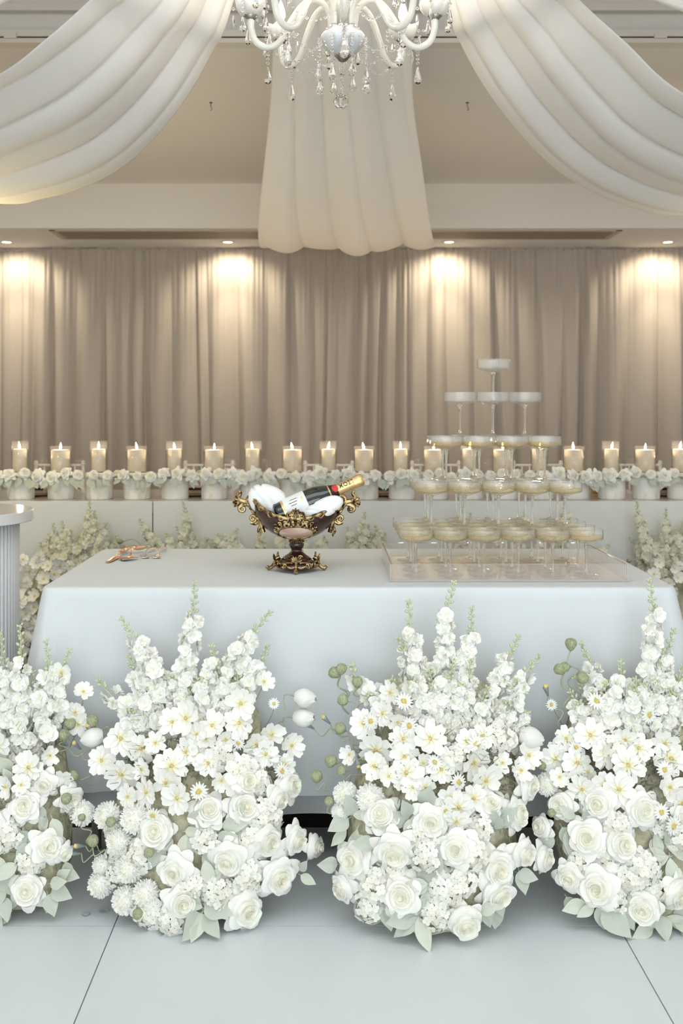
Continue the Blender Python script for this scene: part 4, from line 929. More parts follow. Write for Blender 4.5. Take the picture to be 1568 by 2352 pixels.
# ------------------------------------------------------------------ acrylic tray and champagne tower
def tray():
    x0, x1, y0, y1, h, t = 0.177, 0.832, 2.756, 3.197, 0.0475, 0.005; z = TZ+0.001
    r = root('acrylic_tray', ((x0+x1)/2, (y0+y1)/2, z), 'clear acrylic tray with low sides under the champagne tower', 'tray')
    MB().box(((x0+x1)/2, (y0+y1)/2, z+t/2), (x1-x0, y1-y0, t)).wobj('tray_base', M_['acrylic'], r)
    for c, d in ((((x0+x1)/2, y0+t/2, z+t+(h-t)/2), (x1-x0, t, h-t)), (((x0+x1)/2, y1-t/2, z+t+(h-t)/2), (x1-x0, t, h-t)), ((x0+t/2, (y0+y1)/2, z+t+(h-t)/2), (t, y1-y0-2*t, h-t)), ((x1-t/2, (y0+y1)/2, z+t+(h-t)/2), (t, y1-y0-2*t, h-t))):
        sd = MB().box(c, d).wobj('tray_side', M_['acrylic'], r)
        ex = d[0] if d[0] > d[1] else t
        MB().box((c[0], c[1], z+h+0.0006), (d[0], d[1], 0.001)).wobj('polished_edge', M_['acryledge'], sd)
    for x in (x0, x1): MB().box((x, y0, z+h/2), (0.004, 0.004, h)).wobj('corner_joint', M_['acryledge'], r)
    MB().box(((x0+x1)/2, y0-0.0005, z+0.003), (x1-x0, 0.001, 0.006)).wobj('corner_joint', M_['acryledge'], r)
tray()
GR, GH = 0.0475, 0.130
def coupe_parts():
    n = 96; h = GH
    rows = []
    prof = [(0.0052,h-0.0435),(0.0085,h-0.0395),(0.020,h-0.0350),(0.036,h-0.0308),(0.0445,h-0.0280),(0.0472,h-0.0250),(0.0475,h-0.021),(0.0475,h-0.012),(0.0475,h-0.004),(0.0475,h)]
    bowl = MB().lathe(prof, n, None, False, True, rib=0.016, ribn=48, ribz=(h-0.0252, h-0.002))
    inner = [(0.0466,h),(0.0466,h-0.012),(0.0464,h-0.021),(0.0455,h-0.0248),(0.041,h-0.0272),(0.025,h-0.0305),(0.008,h-0.0330),(0.0,h-0.0335)]
    bowl.lathe(inner, 48, None, False)
    rim = MB().tube([(0.0471*math.cos(2*pi*i/48), 0.0471*math.sin(2*pi*i/48), h) for i in range(49)], 0.0007, 5, cap=False)
    stem = MB().lathe([(0.0,h-0.0345),(0.007,h-0.0385),(0.0052,h-0.0435),(0.0048,h-0.050),(0.0035,h-0.060),(0.0030,h-0.075),(0.0032,0.020),(0.0042,0.011),(0.007,0.0065),(0.0,0.0062)], 14, None, False)
    foot = MB().lathe([(0.0062,0.0062),(0.016,0.0034),(0.030,0.0020),(0.0362,0.0014),(0.0366,0.0008),(0.036,0.0002),(0.0,0.0002)], 36, None, False)
    wine = MB().lathe([(0.0,h-0.0330),(0.008,h-0.0325),(0.025,h-0.0300),(0.040,h-0.0268),(0.0445,h-0.0245),(0.0459,h-0.021),(0.0460,h-0.0172),(0.0,h-0.0172)], 40, None, False)
    return bowl.mesh('bowl', M_['coupe']), rim.mesh('rim', M_['coupe']), stem.mesh('stem', M_['stem']), foot.mesh('foot', M_['coupe']), wine.mesh('champagne', M_['wine'])
CP = coupe_parts()
ORD = ['first', 'second', 'third', 'fourth', 'fifth', 'sixth']
def coupe(x, y, z, wine, label, rz):
    c = root('champagne_coupe', (x, y, z), label, 'champagne coupe', 'ribbed coupes stacked in the champagne tower', rz)
    W = WM[c.name]; b = link('bowl', CP[0], c, W); link('rim', CP[1], b, W); link('stem', CP[2], c, W); link('foot', CP[3], c, W)
    if wine: link('champagne', CP[4], c, W)
def tower():
    d = 0.0966; x0, y0, z0 = 0.2542, 2.828, TZ+0.0066; rr = random.Random(3)
    rown = {1: ['only'], 2: ['front', 'back'], 3: ['front', 'middle', 'back'], 4: ['front', 'second', 'third', 'back']}
    for lev, (nx, ny) in enumerate(((6,4),(5,3),(4,2),(3,1))):
        tier = ['bottom', 'second', 'third', 'fourth'][lev]
        for j in range(ny):
            for i in range(nx):
                x = x0+d*(i+0.5*lev)+rr.uniform(-.0012, .0012); y = y0+d*(j+0.5*lev)+rr.uniform(-.0012, .0012)
                if lev == 3: y += (-0.004 if i == 1 else 0.004)
                st = 'filled' if lev < 3 else 'empty'
                rw = rown[ny][j]; rows_ = ' in the '+rw+' row' if ny > 1 else ''
                coupe(x, y, z0+lev*(GH+0.0006), lev < 3, f'{st} ribbed coupe, {tier} tier up{rows_}, {ORD[i]} from the ornate bowl', rr.uniform(0, 6))
    coupe(x0+d*2.5+0.001, y0+d*1.5-0.003, z0+3*(GH+0.0006)+GH-0.0335+0.0012, False, 'empty ribbed coupe crowning the very top of the champagne tower', 0.3)
tower()

# ------------------------------------------------------------------ ornate bowl with bottle and napkins
def ornate():
    bx, by, bz = (681-CX)*2.95/FPX, 2.95, TZ+0.0012
    r = root('ornate_bowl', (bx, by, bz), 'ornate oxblood footed bowl with gold scroll handles, holding the bottle', 'bowl')
    L = Matrix()
    # boat-shaped bowl
    a, b = 0.128, 0.088; zb = 0.094
    def rimz(th): c = math.cos(th); return 0.160+0.050*abs(c)**2.4
    def surf(th, v, sc=1.0):
        k = math.sin(v*pi/2)**0.80; zz = 1-math.cos(v*pi/2)
        return Vector((a*sc*k*math.cos(th), b*sc*k*math.sin(th), zb+(rimz(th)-zb)*zz**0.95))
    n = 64; rows = [[surf(2*pi*i/n, 0.02+0.98*j/14) for i in range(n)] for j in range(15)]
    rows += [[surf(2*pi*i/n, v, 0.955)+Vector((0,0,0.004*(v < 0.9))) for i in range(n)] for v in (1.0, 0.85, 0.65, 0.45, 0.25, 0.03)]
    bowl = MB().grid(rows, None, True, True).obj('bowl_body', M_['brown'], r, local=L)
    mb = MB()
    rp = [surf(2*pi*i/120, 1.0, 0.985)+Vector((0,0,0.0015+0.0012*math.sin(i*1.3))) for i in range(121)]
    mb.tube(rp, [0.0052+0.0022*abs(math.sin(i*0.55)) for i in range(121)], 7, cap=False)
    for th0 in (-pi/2, pi/2):       # scrolls that run up the rim
        for sg in (-1, 1):
            for off, sz in ((0.36,0.010),(0.62,0.012),(0.95,0.010)):
                th = th0+sg*off; p = surf(th, 1.0, 1.01)
                tx = (surf(th+0.05, 1.0)-surf(th-0.05, 1.0)).normalized(); up = Vector((0,0,1))
                mb.tube(spiral(p+up*0.001, sz, 1.1, tx*sg, up, pi, 16), [0.0034-0.0001*i for i in range(17)], 6)
    mb.obj('rim_moulding', M_['gold'], r, local=L)
    # crests at the middle of the front and back rims
    for sy in (-1, 1):
        mb = MB(); y = sy*(b*0.99); X = Vector((1,0,0)); Z = Vector((0,0,1))
        for sg in (-1, 1):
            mb.tube([(0.026*sg,y,0.150),(0.021*sg,y*1.02,0.158)]+spiral((0.017*sg,y*1.02,0.174), 0.0075, 1.3, X*sg, Z, -0.6, 18), 0.0030, 6)
            mb.tube([(0.005*sg,y*1.03,0.152),(0.014*sg,y*1.03,0.158),(0.011*sg,y*1.03,0.170),(0.005*sg,y*1.03,0.182),(0.010*sg,y*1.03,0.189)], [0.003,0.0035,0.003,0.0028,0.002], 6)
            mb.ball((0.0075*sg, y*1.05, 0.153), 0.0068, 10, 6)
            mb.tube(spiral((0.022*sg,y*1.0,0.152), 0.007, 1.2, X*sg, -Z, 0, 16), 0.0026, 6)
        for k, (dx, dz) in enumerate(((0,0.020),(-0.005,0.016),(0.005,0.016),(-0.008,0.010),(0.008,0.010))):
            mb.ball((0,0,0), 0.0034, 7, 5, orient((dx, y*1.03, 0.173+dz*0.7), (dx*2, 0, 0.01)), 2.0)
        for k in range(5): mb.ball((0, y*1.04, 0.163+0.0045*k), 0.0042-0.0004*k, 8, 5)
        mb.obj('crest', M_['gold'], r, local=L)
    # stone medallion in a leafy gold frame
    def onface(x, z):       # point on the front of the bowl
        best = None
        v = 0.5
        for _ in range(30):
            k = math.sin(v*pi/2)**0.80; zz = zb+(0.162-zb)*(1-math.cos(v*pi/2))**0.95
            v += 0.6*(z-zz)/0.07*0.5; v = min(1, max(0.05, v))
        k = math.sin(v*pi/2)**0.80; q = min(0.98, abs(x)/(a*k)); return Vector((x, -b*k*math.sqrt(1-q*q), z))
    cz = 0.119; rows = []
    for j in range(7):
        f = j/6; rows.append([onface(0.050*f*math.cos(2*pi*i/36), cz+0.0185*f*math.sin(2*pi*i/36))+Vector((0,-0.004*(1-f*f)-0.001,0)) for i in range(36)])
    MB().grid(rows, None, True, True).obj('medallion', M_['stone'], r, local=L)
    mb = MB(); rp = [onface(0.052*math.cos(2*pi*i/60), cz+0.0205*math.sin(2*pi*i/60))+Vector((0,-0.001,0)) for i in range(61)]
    mb.tube(rp, [0.0024+0.0010*abs(math.sin(i*0.8)) for i in range(61)], 6, cap=False)
    for i in range(26):
        th = 2*pi*i/26; up = math.sin(th)
        if up < -0.55: continue
        p = onface(0.0555*math.cos(th), cz+0.0245*math.sin(th)+0.001)+Vector((0,-0.002,0)); s = 0.0030+0.0026*max(0, up)
        mb.ball((0,0,0), s, 7, 5, orient(p, (math.cos(th)*(1 if i % 2 else -0.4), -0.4, math.sin(th)+0.3)), 1.7)
    for sg in (-1, 1):
        for (x, z, s) in ((0.058,0.138,0.007),(0.046,0.146,0.006),(0.060,0.124,0.005),(0.030,0.149,0.006)):
            mb.tube(spiral(onface(sg*x, z)+Vector((0,-0.003,0)), s, 1.2, (sg,0,0), (0,0,1), 0.5, 16), 0.0022, 5)
    mb.obj('medallion_frame', M_['gold'], r, local=L)
    # scroll handles
    for sg in (-1, 1):
        mb = MB(); q = lambda x, z, y=0.0: Vector((sg*x, y, z)); X = Vector((sg,0,0)); Z = Vector((0,0,1))
        mb.tube(catmull([q(0.098,0.112),q(0.104,0.132),q(0.112,0.160),q(0.126,0.184),q(0.144,0.200),q(0.164,0.206),q(0.174,0.214),q(0.166,0.227),q(0.170,0.234)], 34), [0.0068+0.0030*math.sin(pi*i/34)-0.0001*i for i in range(35)], 9)
        mb.tube(spiral(q(0.134,0.207), 0.0145, 1.4, -X, Z, 0.6, 26), [0.0072-0.00012*i for i in range(27)], 8)       # curl over the rim
        mb.tube(spiral(q(0.160,0.182), 0.0145, 1.35, X, -Z, -2.4, 26), [0.0058-0.00010*i for i in range(27)], 8)   # hanging curl
        mb.tube(catmull([q(0.124,0.186), q(0.140,0.194), q(0.154,0.194), q(0.170,0.186)], 12), 0.0058, 8)
        mb.tube(spiral(q(0.130,0.153), 0.0130, 1.4, X, -Z, 1.2, 24), [0.0058-0.00010*i for i in range(25)], 8)     # lower curl
        mb.tube(catmull([q(0.110,0.152), q(0.116,0.142), q(0.124,0.138), q(0.136,0.142)], 10), 0.0056, 8)
        mb.tube(catmull([q(0.102,0.138), q(0.110,0.126), q(0.113,0.114), q(0.107,0.105), q(0.109,0.100)], 12), [0.0065-0.00040*i for i in range(13)], 7)
        for k in range(7):      # leaf fan at the tip
            an = -0.7+0.33*k; mb.ball((0,0,0), 0.0046, 7, 5, orient(q(0.168,0.202)+X*0.011*math.cos(an)+Z*0.011*math.sin(an)+Vector((0,0.004*(1 if k % 2 else -1),0)), (sg*math.cos(an),0,math.sin(an))), 2.6)
        for k in range(7): mb.ball((0,0,0), 0.0058, 7, 5, orient(q(0.106+0.007*k, 0.142+0.010*k, -0.006 if k % 2 else 0.004), (sg*0.8,-0.5 if k % 2 else 0.3,0.7)), 1.9)
        mb.obj('handle', M_['gold'], r, local=L)
    # pedestal
    MB().lathe([(0,0.030),(0.046,0.032),(0.040,0.040),(0.024,0.050),(0.018,0.056),(0.0155,0.060),(0.017,0.064),(0.021,0.070),(0.0225,0.076),(0.021,0.083),(0.017,0.088),(0.0215,0.092),(0.024,0.095),(0.018,0.098),(0,0.099)], 32, None, False).obj('stem', M_['brown'], r, local=L)
    mb = MB(); mb.lathe([(0.022,0.0905),(0.0245,0.0925),(0.022,0.0945)], 32, None, False)
    for i in range(22): an = 2*pi*i/22; mb.ball((0.0215*math.cos(an), 0.0215*math.sin(an), 0.0865), 0.0022, 6, 4)
    mb.obj('beaded_collar', M_['gold'], r, local=L)
    MB().lathe([(0,0.012),(0.060,0.010),(0.064,0.016),(0.056,0.026),(0.044,0.034),(0,0.034)], 40, None, False).obj('base', M_['brown'], r, local=L)
    for k in range(4):
        an = -pi/2+k*pi/2; A = Vector((math.cos(an), math.sin(an), 0)); Bv = Vector((-math.sin(an), math.cos(an), 0)); Z = Vector((0,0,1)); mb = MB()
        rr_ = 0.062; f = 1.0 if k % 2 else 0.92
        mb.tube(catmull([A*0.050+Z*0.040, A*0.060+Z*0.034, A*0.066*f+Z*0.020, A*0.074*f+Z*0.009, A*0.084*f+Z*0.0075, A*0.089*f+Z*0.013], 18), [0.0065-0.0001*i for i in range(19)], 8)
        mb.ball(A*0.082*f+Z*0.0065, 0.0066, 10, 6)
        for s in (-1, 1):
            mb.tube(spiral(A*0.056+Bv*s*0.012+Z*0.046, 0.0065, 1.2, Bv*s, Z, 0, 18), 0.0026, 6)
            mb.tube(catmull([A*0.066+Bv*s*0.004+Z*0.018, A*0.064+Bv*s*0.016+Z*0.016, A*0.060+Bv*s*0.028+Z*0.020, A*0.052+Bv*s*0.038+Z*0.014], 12), [0.004-0.0001*i for i in range(13)], 6)
            mb.tube(spiral(A*0.054+Bv*s*0.034+Z*0.022, 0.0075, 1.2, Bv*s, -Z, 0.3, 18), 0.0028, 6)
            mb.tube(catmull([A*0.062+Bv*s*0.010+Z*0.030, A*0.056+Bv*s*0.026+Z*0.030, A*0.048+Bv*s*0.040+Z*0.026, A*0.0435+Bv*s*0.0435+Z*0.016], 12), 0.0034, 6)
        for j in range(7):      # shell of leaves above each foot
            q = -1.05+0.35*j; mb.ball((0,0,0), 0.0034, 7, 5, orient(A*0.066+Z*0.030+Bv*0.011*math.sin(q)+Z*0.011*math.cos(q), Bv*math.sin(q)+Z*math.cos(q)+A*0.3), 2.8)
        mb.obj('foot', M_['gold'], r, local=L)
    W = WM[r.name]
    # ---- bottle: axis from the base low on one side to the cork high on the other
    A = Vector((-0.058, -0.012, 0.160)); Bp = Vector((0.184, 0.010, 0.264)); d = (Bp-A).normalized(); LN = (Bp-A).length
    bt = tag(link('champagne_bottle', None, None, W @ orient(A, d, 0)), 'dark green champagne bottle with gold foil neck lying in the ornate bowl', 'bottle')
    BM = WM[bt.name]; k = LN/0.262
    prof = [(0,0.004),(0.02,0.001),(0.036,0.0),(0.0395,0.004),(0.040,0.012),(0.040,0.112),(0.0385,0.130),(0.034,0.148),(0.027,0.166),(0.0205,0.182),(0.0172,0.194),(0.0158,0.208),(0.0152,0.262)]
    prof = [(x, z*k) for x, z in prof]
    MB().lathe(prof, 40, BM, False).wobj('glass_body', M_['bottle'], bt)
    def wrap(z0, z1, th0, th1, e, m, nm, n=28, par=bt, rfun=None):
        rows = []
        for j in range(7):
            z = z0+(z1-z0)*j/6
            rad = next(p0[0]+(p1[0]-p0[0])*(z-p0[1])/(p1[1]-p0[1]+1e-9) for p0, p1 in zip(prof[3:], prof[4:]) if p0[1]-1e-6 <= z <= p1[1]+1e-6)
            rows.append([((rad+e)*math.cos(th0+(th1-th0)*i/n), (rad+e)*math.sin(th0+(th1-th0)*i/n), z) for i in range(n+1)])
        return MB().grid(rows, BM).wobj(nm, m, par)
    fd = (BM.to_3x3().inverted() @ Vector((-0.1,-1,0.55))); fc = math.atan2(fd.y, fd.x)   # side of the bottle that faces the camera
    lb = wrap(0.030*k, 0.098*k, fc-1.7, fc+1.7, 0.0004, M_['paper'], 'label')
    wrap(0.024*k, 0.031*k, fc-1.7, fc+1.7, 0.0006, M_['foil'], 'label_band', par=lb)
    for zz, w_, vv in ((0.046,0.026,-0.1),(0.050,0.018,0.12),(0.052,0.022,-0.35)): wrap((zz)*k, (zz+w_)*k, fc+vv, fc+vv+0.045, 0.0008, M_['ink'], 'label_line', n=4, par=lb)
    wrap(0.084*k, 0.090*k, fc-0.2, fc+0.05, 0.0008, M_['foil'], 'label_emblem', n=6, par=lb)
    wrap(0.170*k, 0.196*k, 0, 2*pi, 0.0006, M_['blackfoil'], 'neck_band'); wrap(0.168*k, 0.1715*k, 0, 2*pi, 0.0010, M_['foil'], 'neck_band_edge')
    fo = wrap(0.194*k, 0.2618*k, 0, 2*pi, 0.0012, M_['foil'], 'foil')
    MB().lathe([(0.0166,0.244*k),(0.0178,0.248*k),(0.0172,0.252*k),(0.0184,0.256*k),(0.0186,0.266*k),(0.0165,0.274*k),(0.010,0.278*k),(0,0.279*k)], 30, BM, False, rib=0.03, ribn=9).wobj('cork_cap', M_['foil'], bt)
    # red seal and lettering on the neck
    def onneck(u, v, e):     # u along the axis, v around
        z = u; rad = next(p0[0]+(p1[0]-p0[0])*(z-p0[1])/(p1[1]-p0[1]+1e-9) for p0, p1 in zip(prof[3:], prof[4:]) if p0[1]-1e-6 <= z <= p1[1]+1e-6)+e
        th = fc+v/rad; return BM @ Vector((rad*math.cos(th), rad*math.sin(th), z))
    rows = [[onneck(0.188*k+0.0095*f*math.cos(2*pi*i/28), 0.0125*f*math.sin(2*pi*i/28), 0.0022) for i in range(28)] for f in (0.01, 0.5, 0.9, 1.0)]
    MB().grid(rows, None, True, True).wobj('red_seal', M_['red'], bt)
    cu = bpy.data.curves.new('lettering', 'FONT'); cu.body = 'MOËT'; cu.size = 0.0185; cu.align_x = 'CENTER'; cu.align_y = 'CENTER'; cu.space_character = 1.15; cu.offset = 0.0001
    to = bpy.data.objects.new('lettering_tmp', cu); C.objects.link(to); bpy.context.view_layer.update()
    me = bpy.data.meshes.new_from_object(to.evaluated_get(bpy.context.evaluated_depsgraph_get()))
    bpy.data.objects.remove(to); 
    sgn = 1.0
    # lettering reads along the neck from the seal to the cork, its top towards the upper side
    t1 = onneck(0.22*k, 0.004, 0); t0 = onneck(0.22*k, -0.004, 0); sgn = 1.0 if t1.z > t0.z else -1.0
    mb = MB(); mb.add([onneck(0.2245*k+v.co.x*0.88, sgn*v.co.y*1.1, 0.0019) for v in me.vertices], [tuple(p.vertices) for p in me.polygons], None, False)
    mb.wobj('lettering', M_['ink'], bt)
    # ---- two white napkins tucked into the bowl
    def napkin(c, ax, ry, label, seed):
        """soft folded cloth: a rounded bundle with creases running across it"""
        rr = random.Random(seed); rows = []; n, m = 72, 40; Rm = Matrix.Rotation(ry, 3, 'Y'); sp = lambda v, e: math.copysign(abs(v)**e, v)
        ph = [rr.uniform(0, 6) for _ in range(4)]
        for j in range(m+1):
            la = -pi/2+pi*j/m; row = []
            for i in range(n):
                lo = 2*pi*i/n; d = Vector((sp(math.cos(la), 0.85)*sp(math.cos(lo), 0.8), sp(math.cos(la), 0.85)*sp(math.sin(lo), 0.85), sp(math.sin(la), 0.8)))
                w1 = d.x*1.6+d.z*1.1+0.5*math.sin(2.2*d.z+ph[0]); w2 = d.z*1.3-d.x*0.8+0.4*d.y
                cr = -0.13*math.exp(-((w1-0.35)/0.16)**2)-0.09*math.exp(-((w1+0.75)/0.14)**2)+0.03*math.sin(2.2*w2+ph[1])
                p = Vector((d.x*ax[0], d.y*ax[1], d.z*ax[2]))*(1+cr)
                row.append(c+Rm @ p)
            rows.append(row)
        o = MB().grid(rows, W, True, True).obj('napkin', M_['napkin']); tag(o, label, 'napkin'); return o
    napkin(Vector((-0.088,0.010,0.205)), (0.058,0.040,0.046), math.radians(22), 'white cloth napkin folded over the end of the bowl behind the bottle base', 2)
    napkin(Vector((0.078,-0.044,0.187)), (0.062,0.025,0.027), math.radians(-27), 'white cloth napkin laid along the bowl rim before the bottle neck', 5)
ornate()

# ------------------------------------------------------------------ cake cutlery
def on(px, py, dz=0.0): 
    D = (CAMZ-TZ-0.002)*FPX/(py-HY); p = P(px, py, D); return Vector((p.x, p.y, TZ+0.002+dz))
def flat(pts, widths, th, zs=None):
    """flat tapering blade along a path on the table"""
    mb = MB(); rows = []; m = len(pts)
    for i, p in enumerate(pts):
        t = (pts[min(i+1,m-1)]-pts[max(i-1,0)]); t.z = 0; t.normalize(); s = Vector((-t.y, t.x, 0))
        w_ = widths[i]; rows.append([p+s*w_, p+s*w_*0.6+Vector((0,0,th)), p-s*w_*0.6+Vector((0,0,th)), p-s*w_, p-s*w_*0.9-Vector((0,0,0.0004)), p+s*w_*0.9-Vector((0,0,0.0004))])
    mb.grid(rows, None, True, True); mb.add(rows[0], [(0,1,2,3,4,5)]); mb.add(rows[-1], [(5,4,3,2,1,0)]); return mb
def handle_ornate(mb, a, b):
    n = 14
    mb.tube([a.lerp(b, i/n)+Vector((0,0,0.006)) for i in range(n+1)], [0.0035+0.0032*math.sin(pi*i/n)**0.7 for i in range(n+1)], 8)
    for i in range(12):
        p = a.lerp(b, 0.15+0.8*i/12)+Vector((0,0,0.010)); mb.ball(p+Vector((0.004*(1 if i % 2 else -1),0,0)), 0.0034, 6, 4)
def cutlery():
    k = root('cake_knife', on(275,1280), 'rose gold cake knife with ornate handle, lying outermost on the tablecloth', 'cake knife')
    a, b, c = on(246,1292.5), on(274,1277,0.004), on(296,1266,0.002)
    flat([a, a.lerp(b,0.06), a.lerp(b,0.2), a.lerp(b,0.5), a.lerp(b,0.8), b], [0.003,0.008,0.0115,0.0125,0.011,0.006], 0.0018).wobj('blade', M_['rosegold'], k)
    mb = MB(); handle_ornate(mb, b, c); mb.wobj('knife_handle', M_['rosegold'], k)
    s = root('cake_server', on(305,1282), 'rose gold cake server with triangular blade and ornate handle beside the knife', 'cake server')
    t0, t1 = on(276,1287), on(317,1284); nk = on(301,1282, 0.006)
    pts = [t0.lerp(t1, i/6)+Vector((0,0,0.004+0.003*math.sin(pi*i/6))) for i in range(7)]
    flat(pts, [0.027,0.026,0.023,0.019,0.014,0.009,0.003], 0.0016).wobj('blade', M_['rosegold'], s)
    mb = MB(); mb.tube(catmull([on(301,1284,0.007), on(301,1279,0.016), on(304,1273,0.020), on(310,1270,0.014)], 12), 0.0036, 8); handle_ornate(mb, on(309,1271,0.010), on(331,1265.5,0.004)); mb.wobj('server_handle', M_['rosegold'], s)
    for dx, wh in ((0, 'next to the cake server'), (25, 'outermost from the cake server')):
        f = root('dessert_fork', on(340+dx,1276), 'small rose silver dessert fork '+wh, 'fork', 'pair of dessert forks on the tablecloth')
        mb = MB(); mb.tube(catmull([on(342+dx,1282,0.004), on(337+dx,1280,0.004), on(336+dx,1274,0.010), on(339+dx,1270.5,0.012), on(347+dx,1266,0.008), on(355+dx,1262.8,0.005)], 20), [0.0035]*4+[0.003]*8+[0.003+0.0004*i for i in range(9)], 8, flat=0.7); mb.wobj('fork_handle', M_['silver'], f)
        flat([on(344+dx,1281.5,0.003), on(335+dx,1281.5,0.002), on(326+dx,1282,0.002)], [0.003,0.004,0.004], 0.0018).wobj('fork_head', M_['silver'], f)
        for q in range(4): mb = MB(); mb.tube([on(341+dx-4.6*q,1282,0.003), on(339+dx-4.8*q,1279.5,0.0035), on(337.5+dx-4.9*q,1276,0.002), on(336+dx-4.9*q,1274,0.0015)], [0.0014,0.0013,0.0011,0.0006], 5); mb.wobj('tine', M_['silver'], f)
cutlery()

# ------------------------------------------------------------------ head table
HZ = 0.769; HY0, HY1 = 5.0, 5.72
ht = root('head_table', (0.1, 5.36, 0), 'long white head table with boarded front, standing before the curtain', 'table')
MB().box((0.1, (HY0+HY1)/2, HZ-0.02), (6.2, HY1-HY0, 0.04)).wobj('table_top', M_['glosswhite'], ht)
sx = (352-CX)*5.0/FPX
for x0, x1 in ((-2.98, sx-0.0025), (sx+0.0025, 3.18)):
    o = MB().box((0,0,0), (x1-x0, 0.018, HZ-0.004)).mesh('front_panel', M_['whitepaint'])
    bevel(link('front_panel', o, ht, T((x0+x1)/2, HY0-0.009, (HZ+0.004)/2)), 0.002, 1)
MB().box((sx, HY0-0.004, 0.36), (0.02, 0.006, 0.70)).wobj('panel_joint', M_['dark'], ht)
for x in (-2.9, 3.1): MB().box((x, (HY0+HY1)/2, 0.365), (0.04, HY1-HY0-0.06, 0.73)).wobj('side_panel', M_['whitepaint'], ht)
cands = [46,139,226,313,400,491,581,671,753,836,921,996,1076,1155,1238,1318,1402,1481,1562]
ED = ['first','second','third','fourth','fifth','sixth','seventh','eighth','ninth','tenth','eleventh','twelfth','thirteenth','fourteenth','fifteenth','sixteenth','seventeenth','eighteenth','nineteenth']
VZ = 0.136; VD = 5.135
vase_mesh = MB().lathe([(0,0.0),(0.066,0.0),(0.069,0.003),(0.069,VZ-0.003),(0.066,VZ),(0.055,VZ),(0,VZ-0.001)], 40, None, False).mesh('marble_pedestal', M_['marble'])
def candle_set(kind):
    r, h, gr, gh = (0.0355, 0.119, 0.043, 0.160) if kind == 'narrow' else (0.0475, 0.116, 0.053, 0.133)
    wx = MB().lathe([(0,0.003),(r-0.002,0.003),(r,0.006),(r,h-0.003),(r-0.003,h),(r*0.6,h-0.003),(0,h-0.005)], 28, None, False).mesh('wax', M_['wax'])
    wk = MB().tube([(0,0,h-0.006),(0.001,0,h+0.008)], 0.0009, 5).mesh('wick', M_['wick'])
    fl = MB().lathe([(0,0.0),(0.003,0.003),(0.0052,0.010),(0.0045,0.018),(0.002,0.028),(0,0.035)], 10, None, False).mesh('flame', M_['flame'])
    gl = MB().lathe([(0,0.0),(gr,0.0),(gr+0.0015,0.002),(gr+0.0015,gh),(gr-0.0005,gh),(gr-0.0005,0.003),(0,0.0028)], 36, None, False).mesh('glass_sleeve', M_['hurricane'])
    return wx, wk, fl, gl, h
CS = {k: candle_set(k) for k in ('narrow', 'wide')}
rr = random.Random(77)
for i, px in enumerate(cands):
    x = (px+2-CX)*VD/FPX; kind = 'narrow' if i % 2 == 0 else 'wide'
    v = link('marble_pedestal', vase_mesh, None, T(x, VD, HZ+0.0005) @ Matrix.Rotation(rr.uniform(0, 6), 4, 'Z'))
    tag(v, f'white marbled cylinder pedestal under the {ED[i]} candle from the fluted table', 'pedestal', 'marbled pedestals along the head table')
    wx, wk, fl, gl, h = CS[kind]; xx = (px-CX)*VD/FPX
    c = root('pillar_candle', (xx, VD, HZ+VZ+0.001), f'lit {"narrow pillar candle in a tall" if kind=="narrow" else "wide pillar candle in a short"} glass sleeve, {ED[i]} from the fluted table', 'candle', 'lit candles along the head table')
    W = WM[c.name]; ox = rr.uniform(-0.004, 0.004); wo = link('wax', wx, c, W @ T(ox, 0, 0)); link('wick', wk, wo, W @ T(ox, 0, 0)); link('flame', fl, c, W @ T(ox, 0, h+0.001) @ Matrix.Rotation(rr.uniform(-0.25, 0.25), 4, 'Y') @ Matrix.Scale(rr.uniform(0.9, 1.12), 4)); link('glass_sleeve', gl, c, W)
    light('flame_glow', 'POINT', (xx, VD, HZ+VZ+h+0.012), 1.7, (1.0, 0.79, 0.54), shadow_soft_size=0.006)
# rose garland
ga = root('rose_garland', (0.1, 5.03, 0.88), 'cream rose and sage leaf garland running along the candle pedestals', 'garland')
rr = random.Random(31); M_['rosefar'] = None
x = -1.72; k = 0
while x < 1.9:
    p = Vector((x, 5.025+rr.uniform(-0.02, 0.02), 0.896+rr.uniform(-0.012, 0.012))); rad = rr.uniform(0.040, 0.049)
    link('rose', rr.choice(ROSES+ROSEBUD), ga, orient(p, (rr.uniform(-.6,.6), -1, rr.uniform(-0.1, 0.8)), rr.uniform(0, 6), rad)); k += 1
    if rr.random() < 0.4: link('rose', rr.choice(ROSES), ga, orient(p+Vector((0.03, 0.10, 0.0)), (rr.uniform(-.6,.6), -0.6, 1), rr.uniform(0, 6), rad*0.95))
    for _ in range(2):
        l = rr.uniform(0.045, 0.066); an = rr.uniform(-2.6, -0.5); y = Vector((math.cos(an), -0.3, math.sin(an))).normalized(); xv = y.cross(Vector((0,-1,0.3))).normalized(); nv = xv.cross(y); b = p+Vector((rr.uniform(-.03, .03), 0.0, -0.022))
        link('leaf', rr.choice(LEAVES[:2]+LEAVES[3:4]), ga, Matrix(((xv.x,y.x,nv.x,b.x),(xv.y,y.y,nv.y,b.y),(xv.z,y.z,nv.z,b.z),(0,0,0,1))) @ Matrix.Scale(l, 4))
    x += rr.uniform(0.056, 0.076)
MB().tube([(-1.75+0.12*i, 5.055+0.006*math.sin(i), 0.885+0.006*math.sin(2.3*i)) for i in range(31)], 0.006, 6).wobj('garland_vine', M_['stemg'], ga)
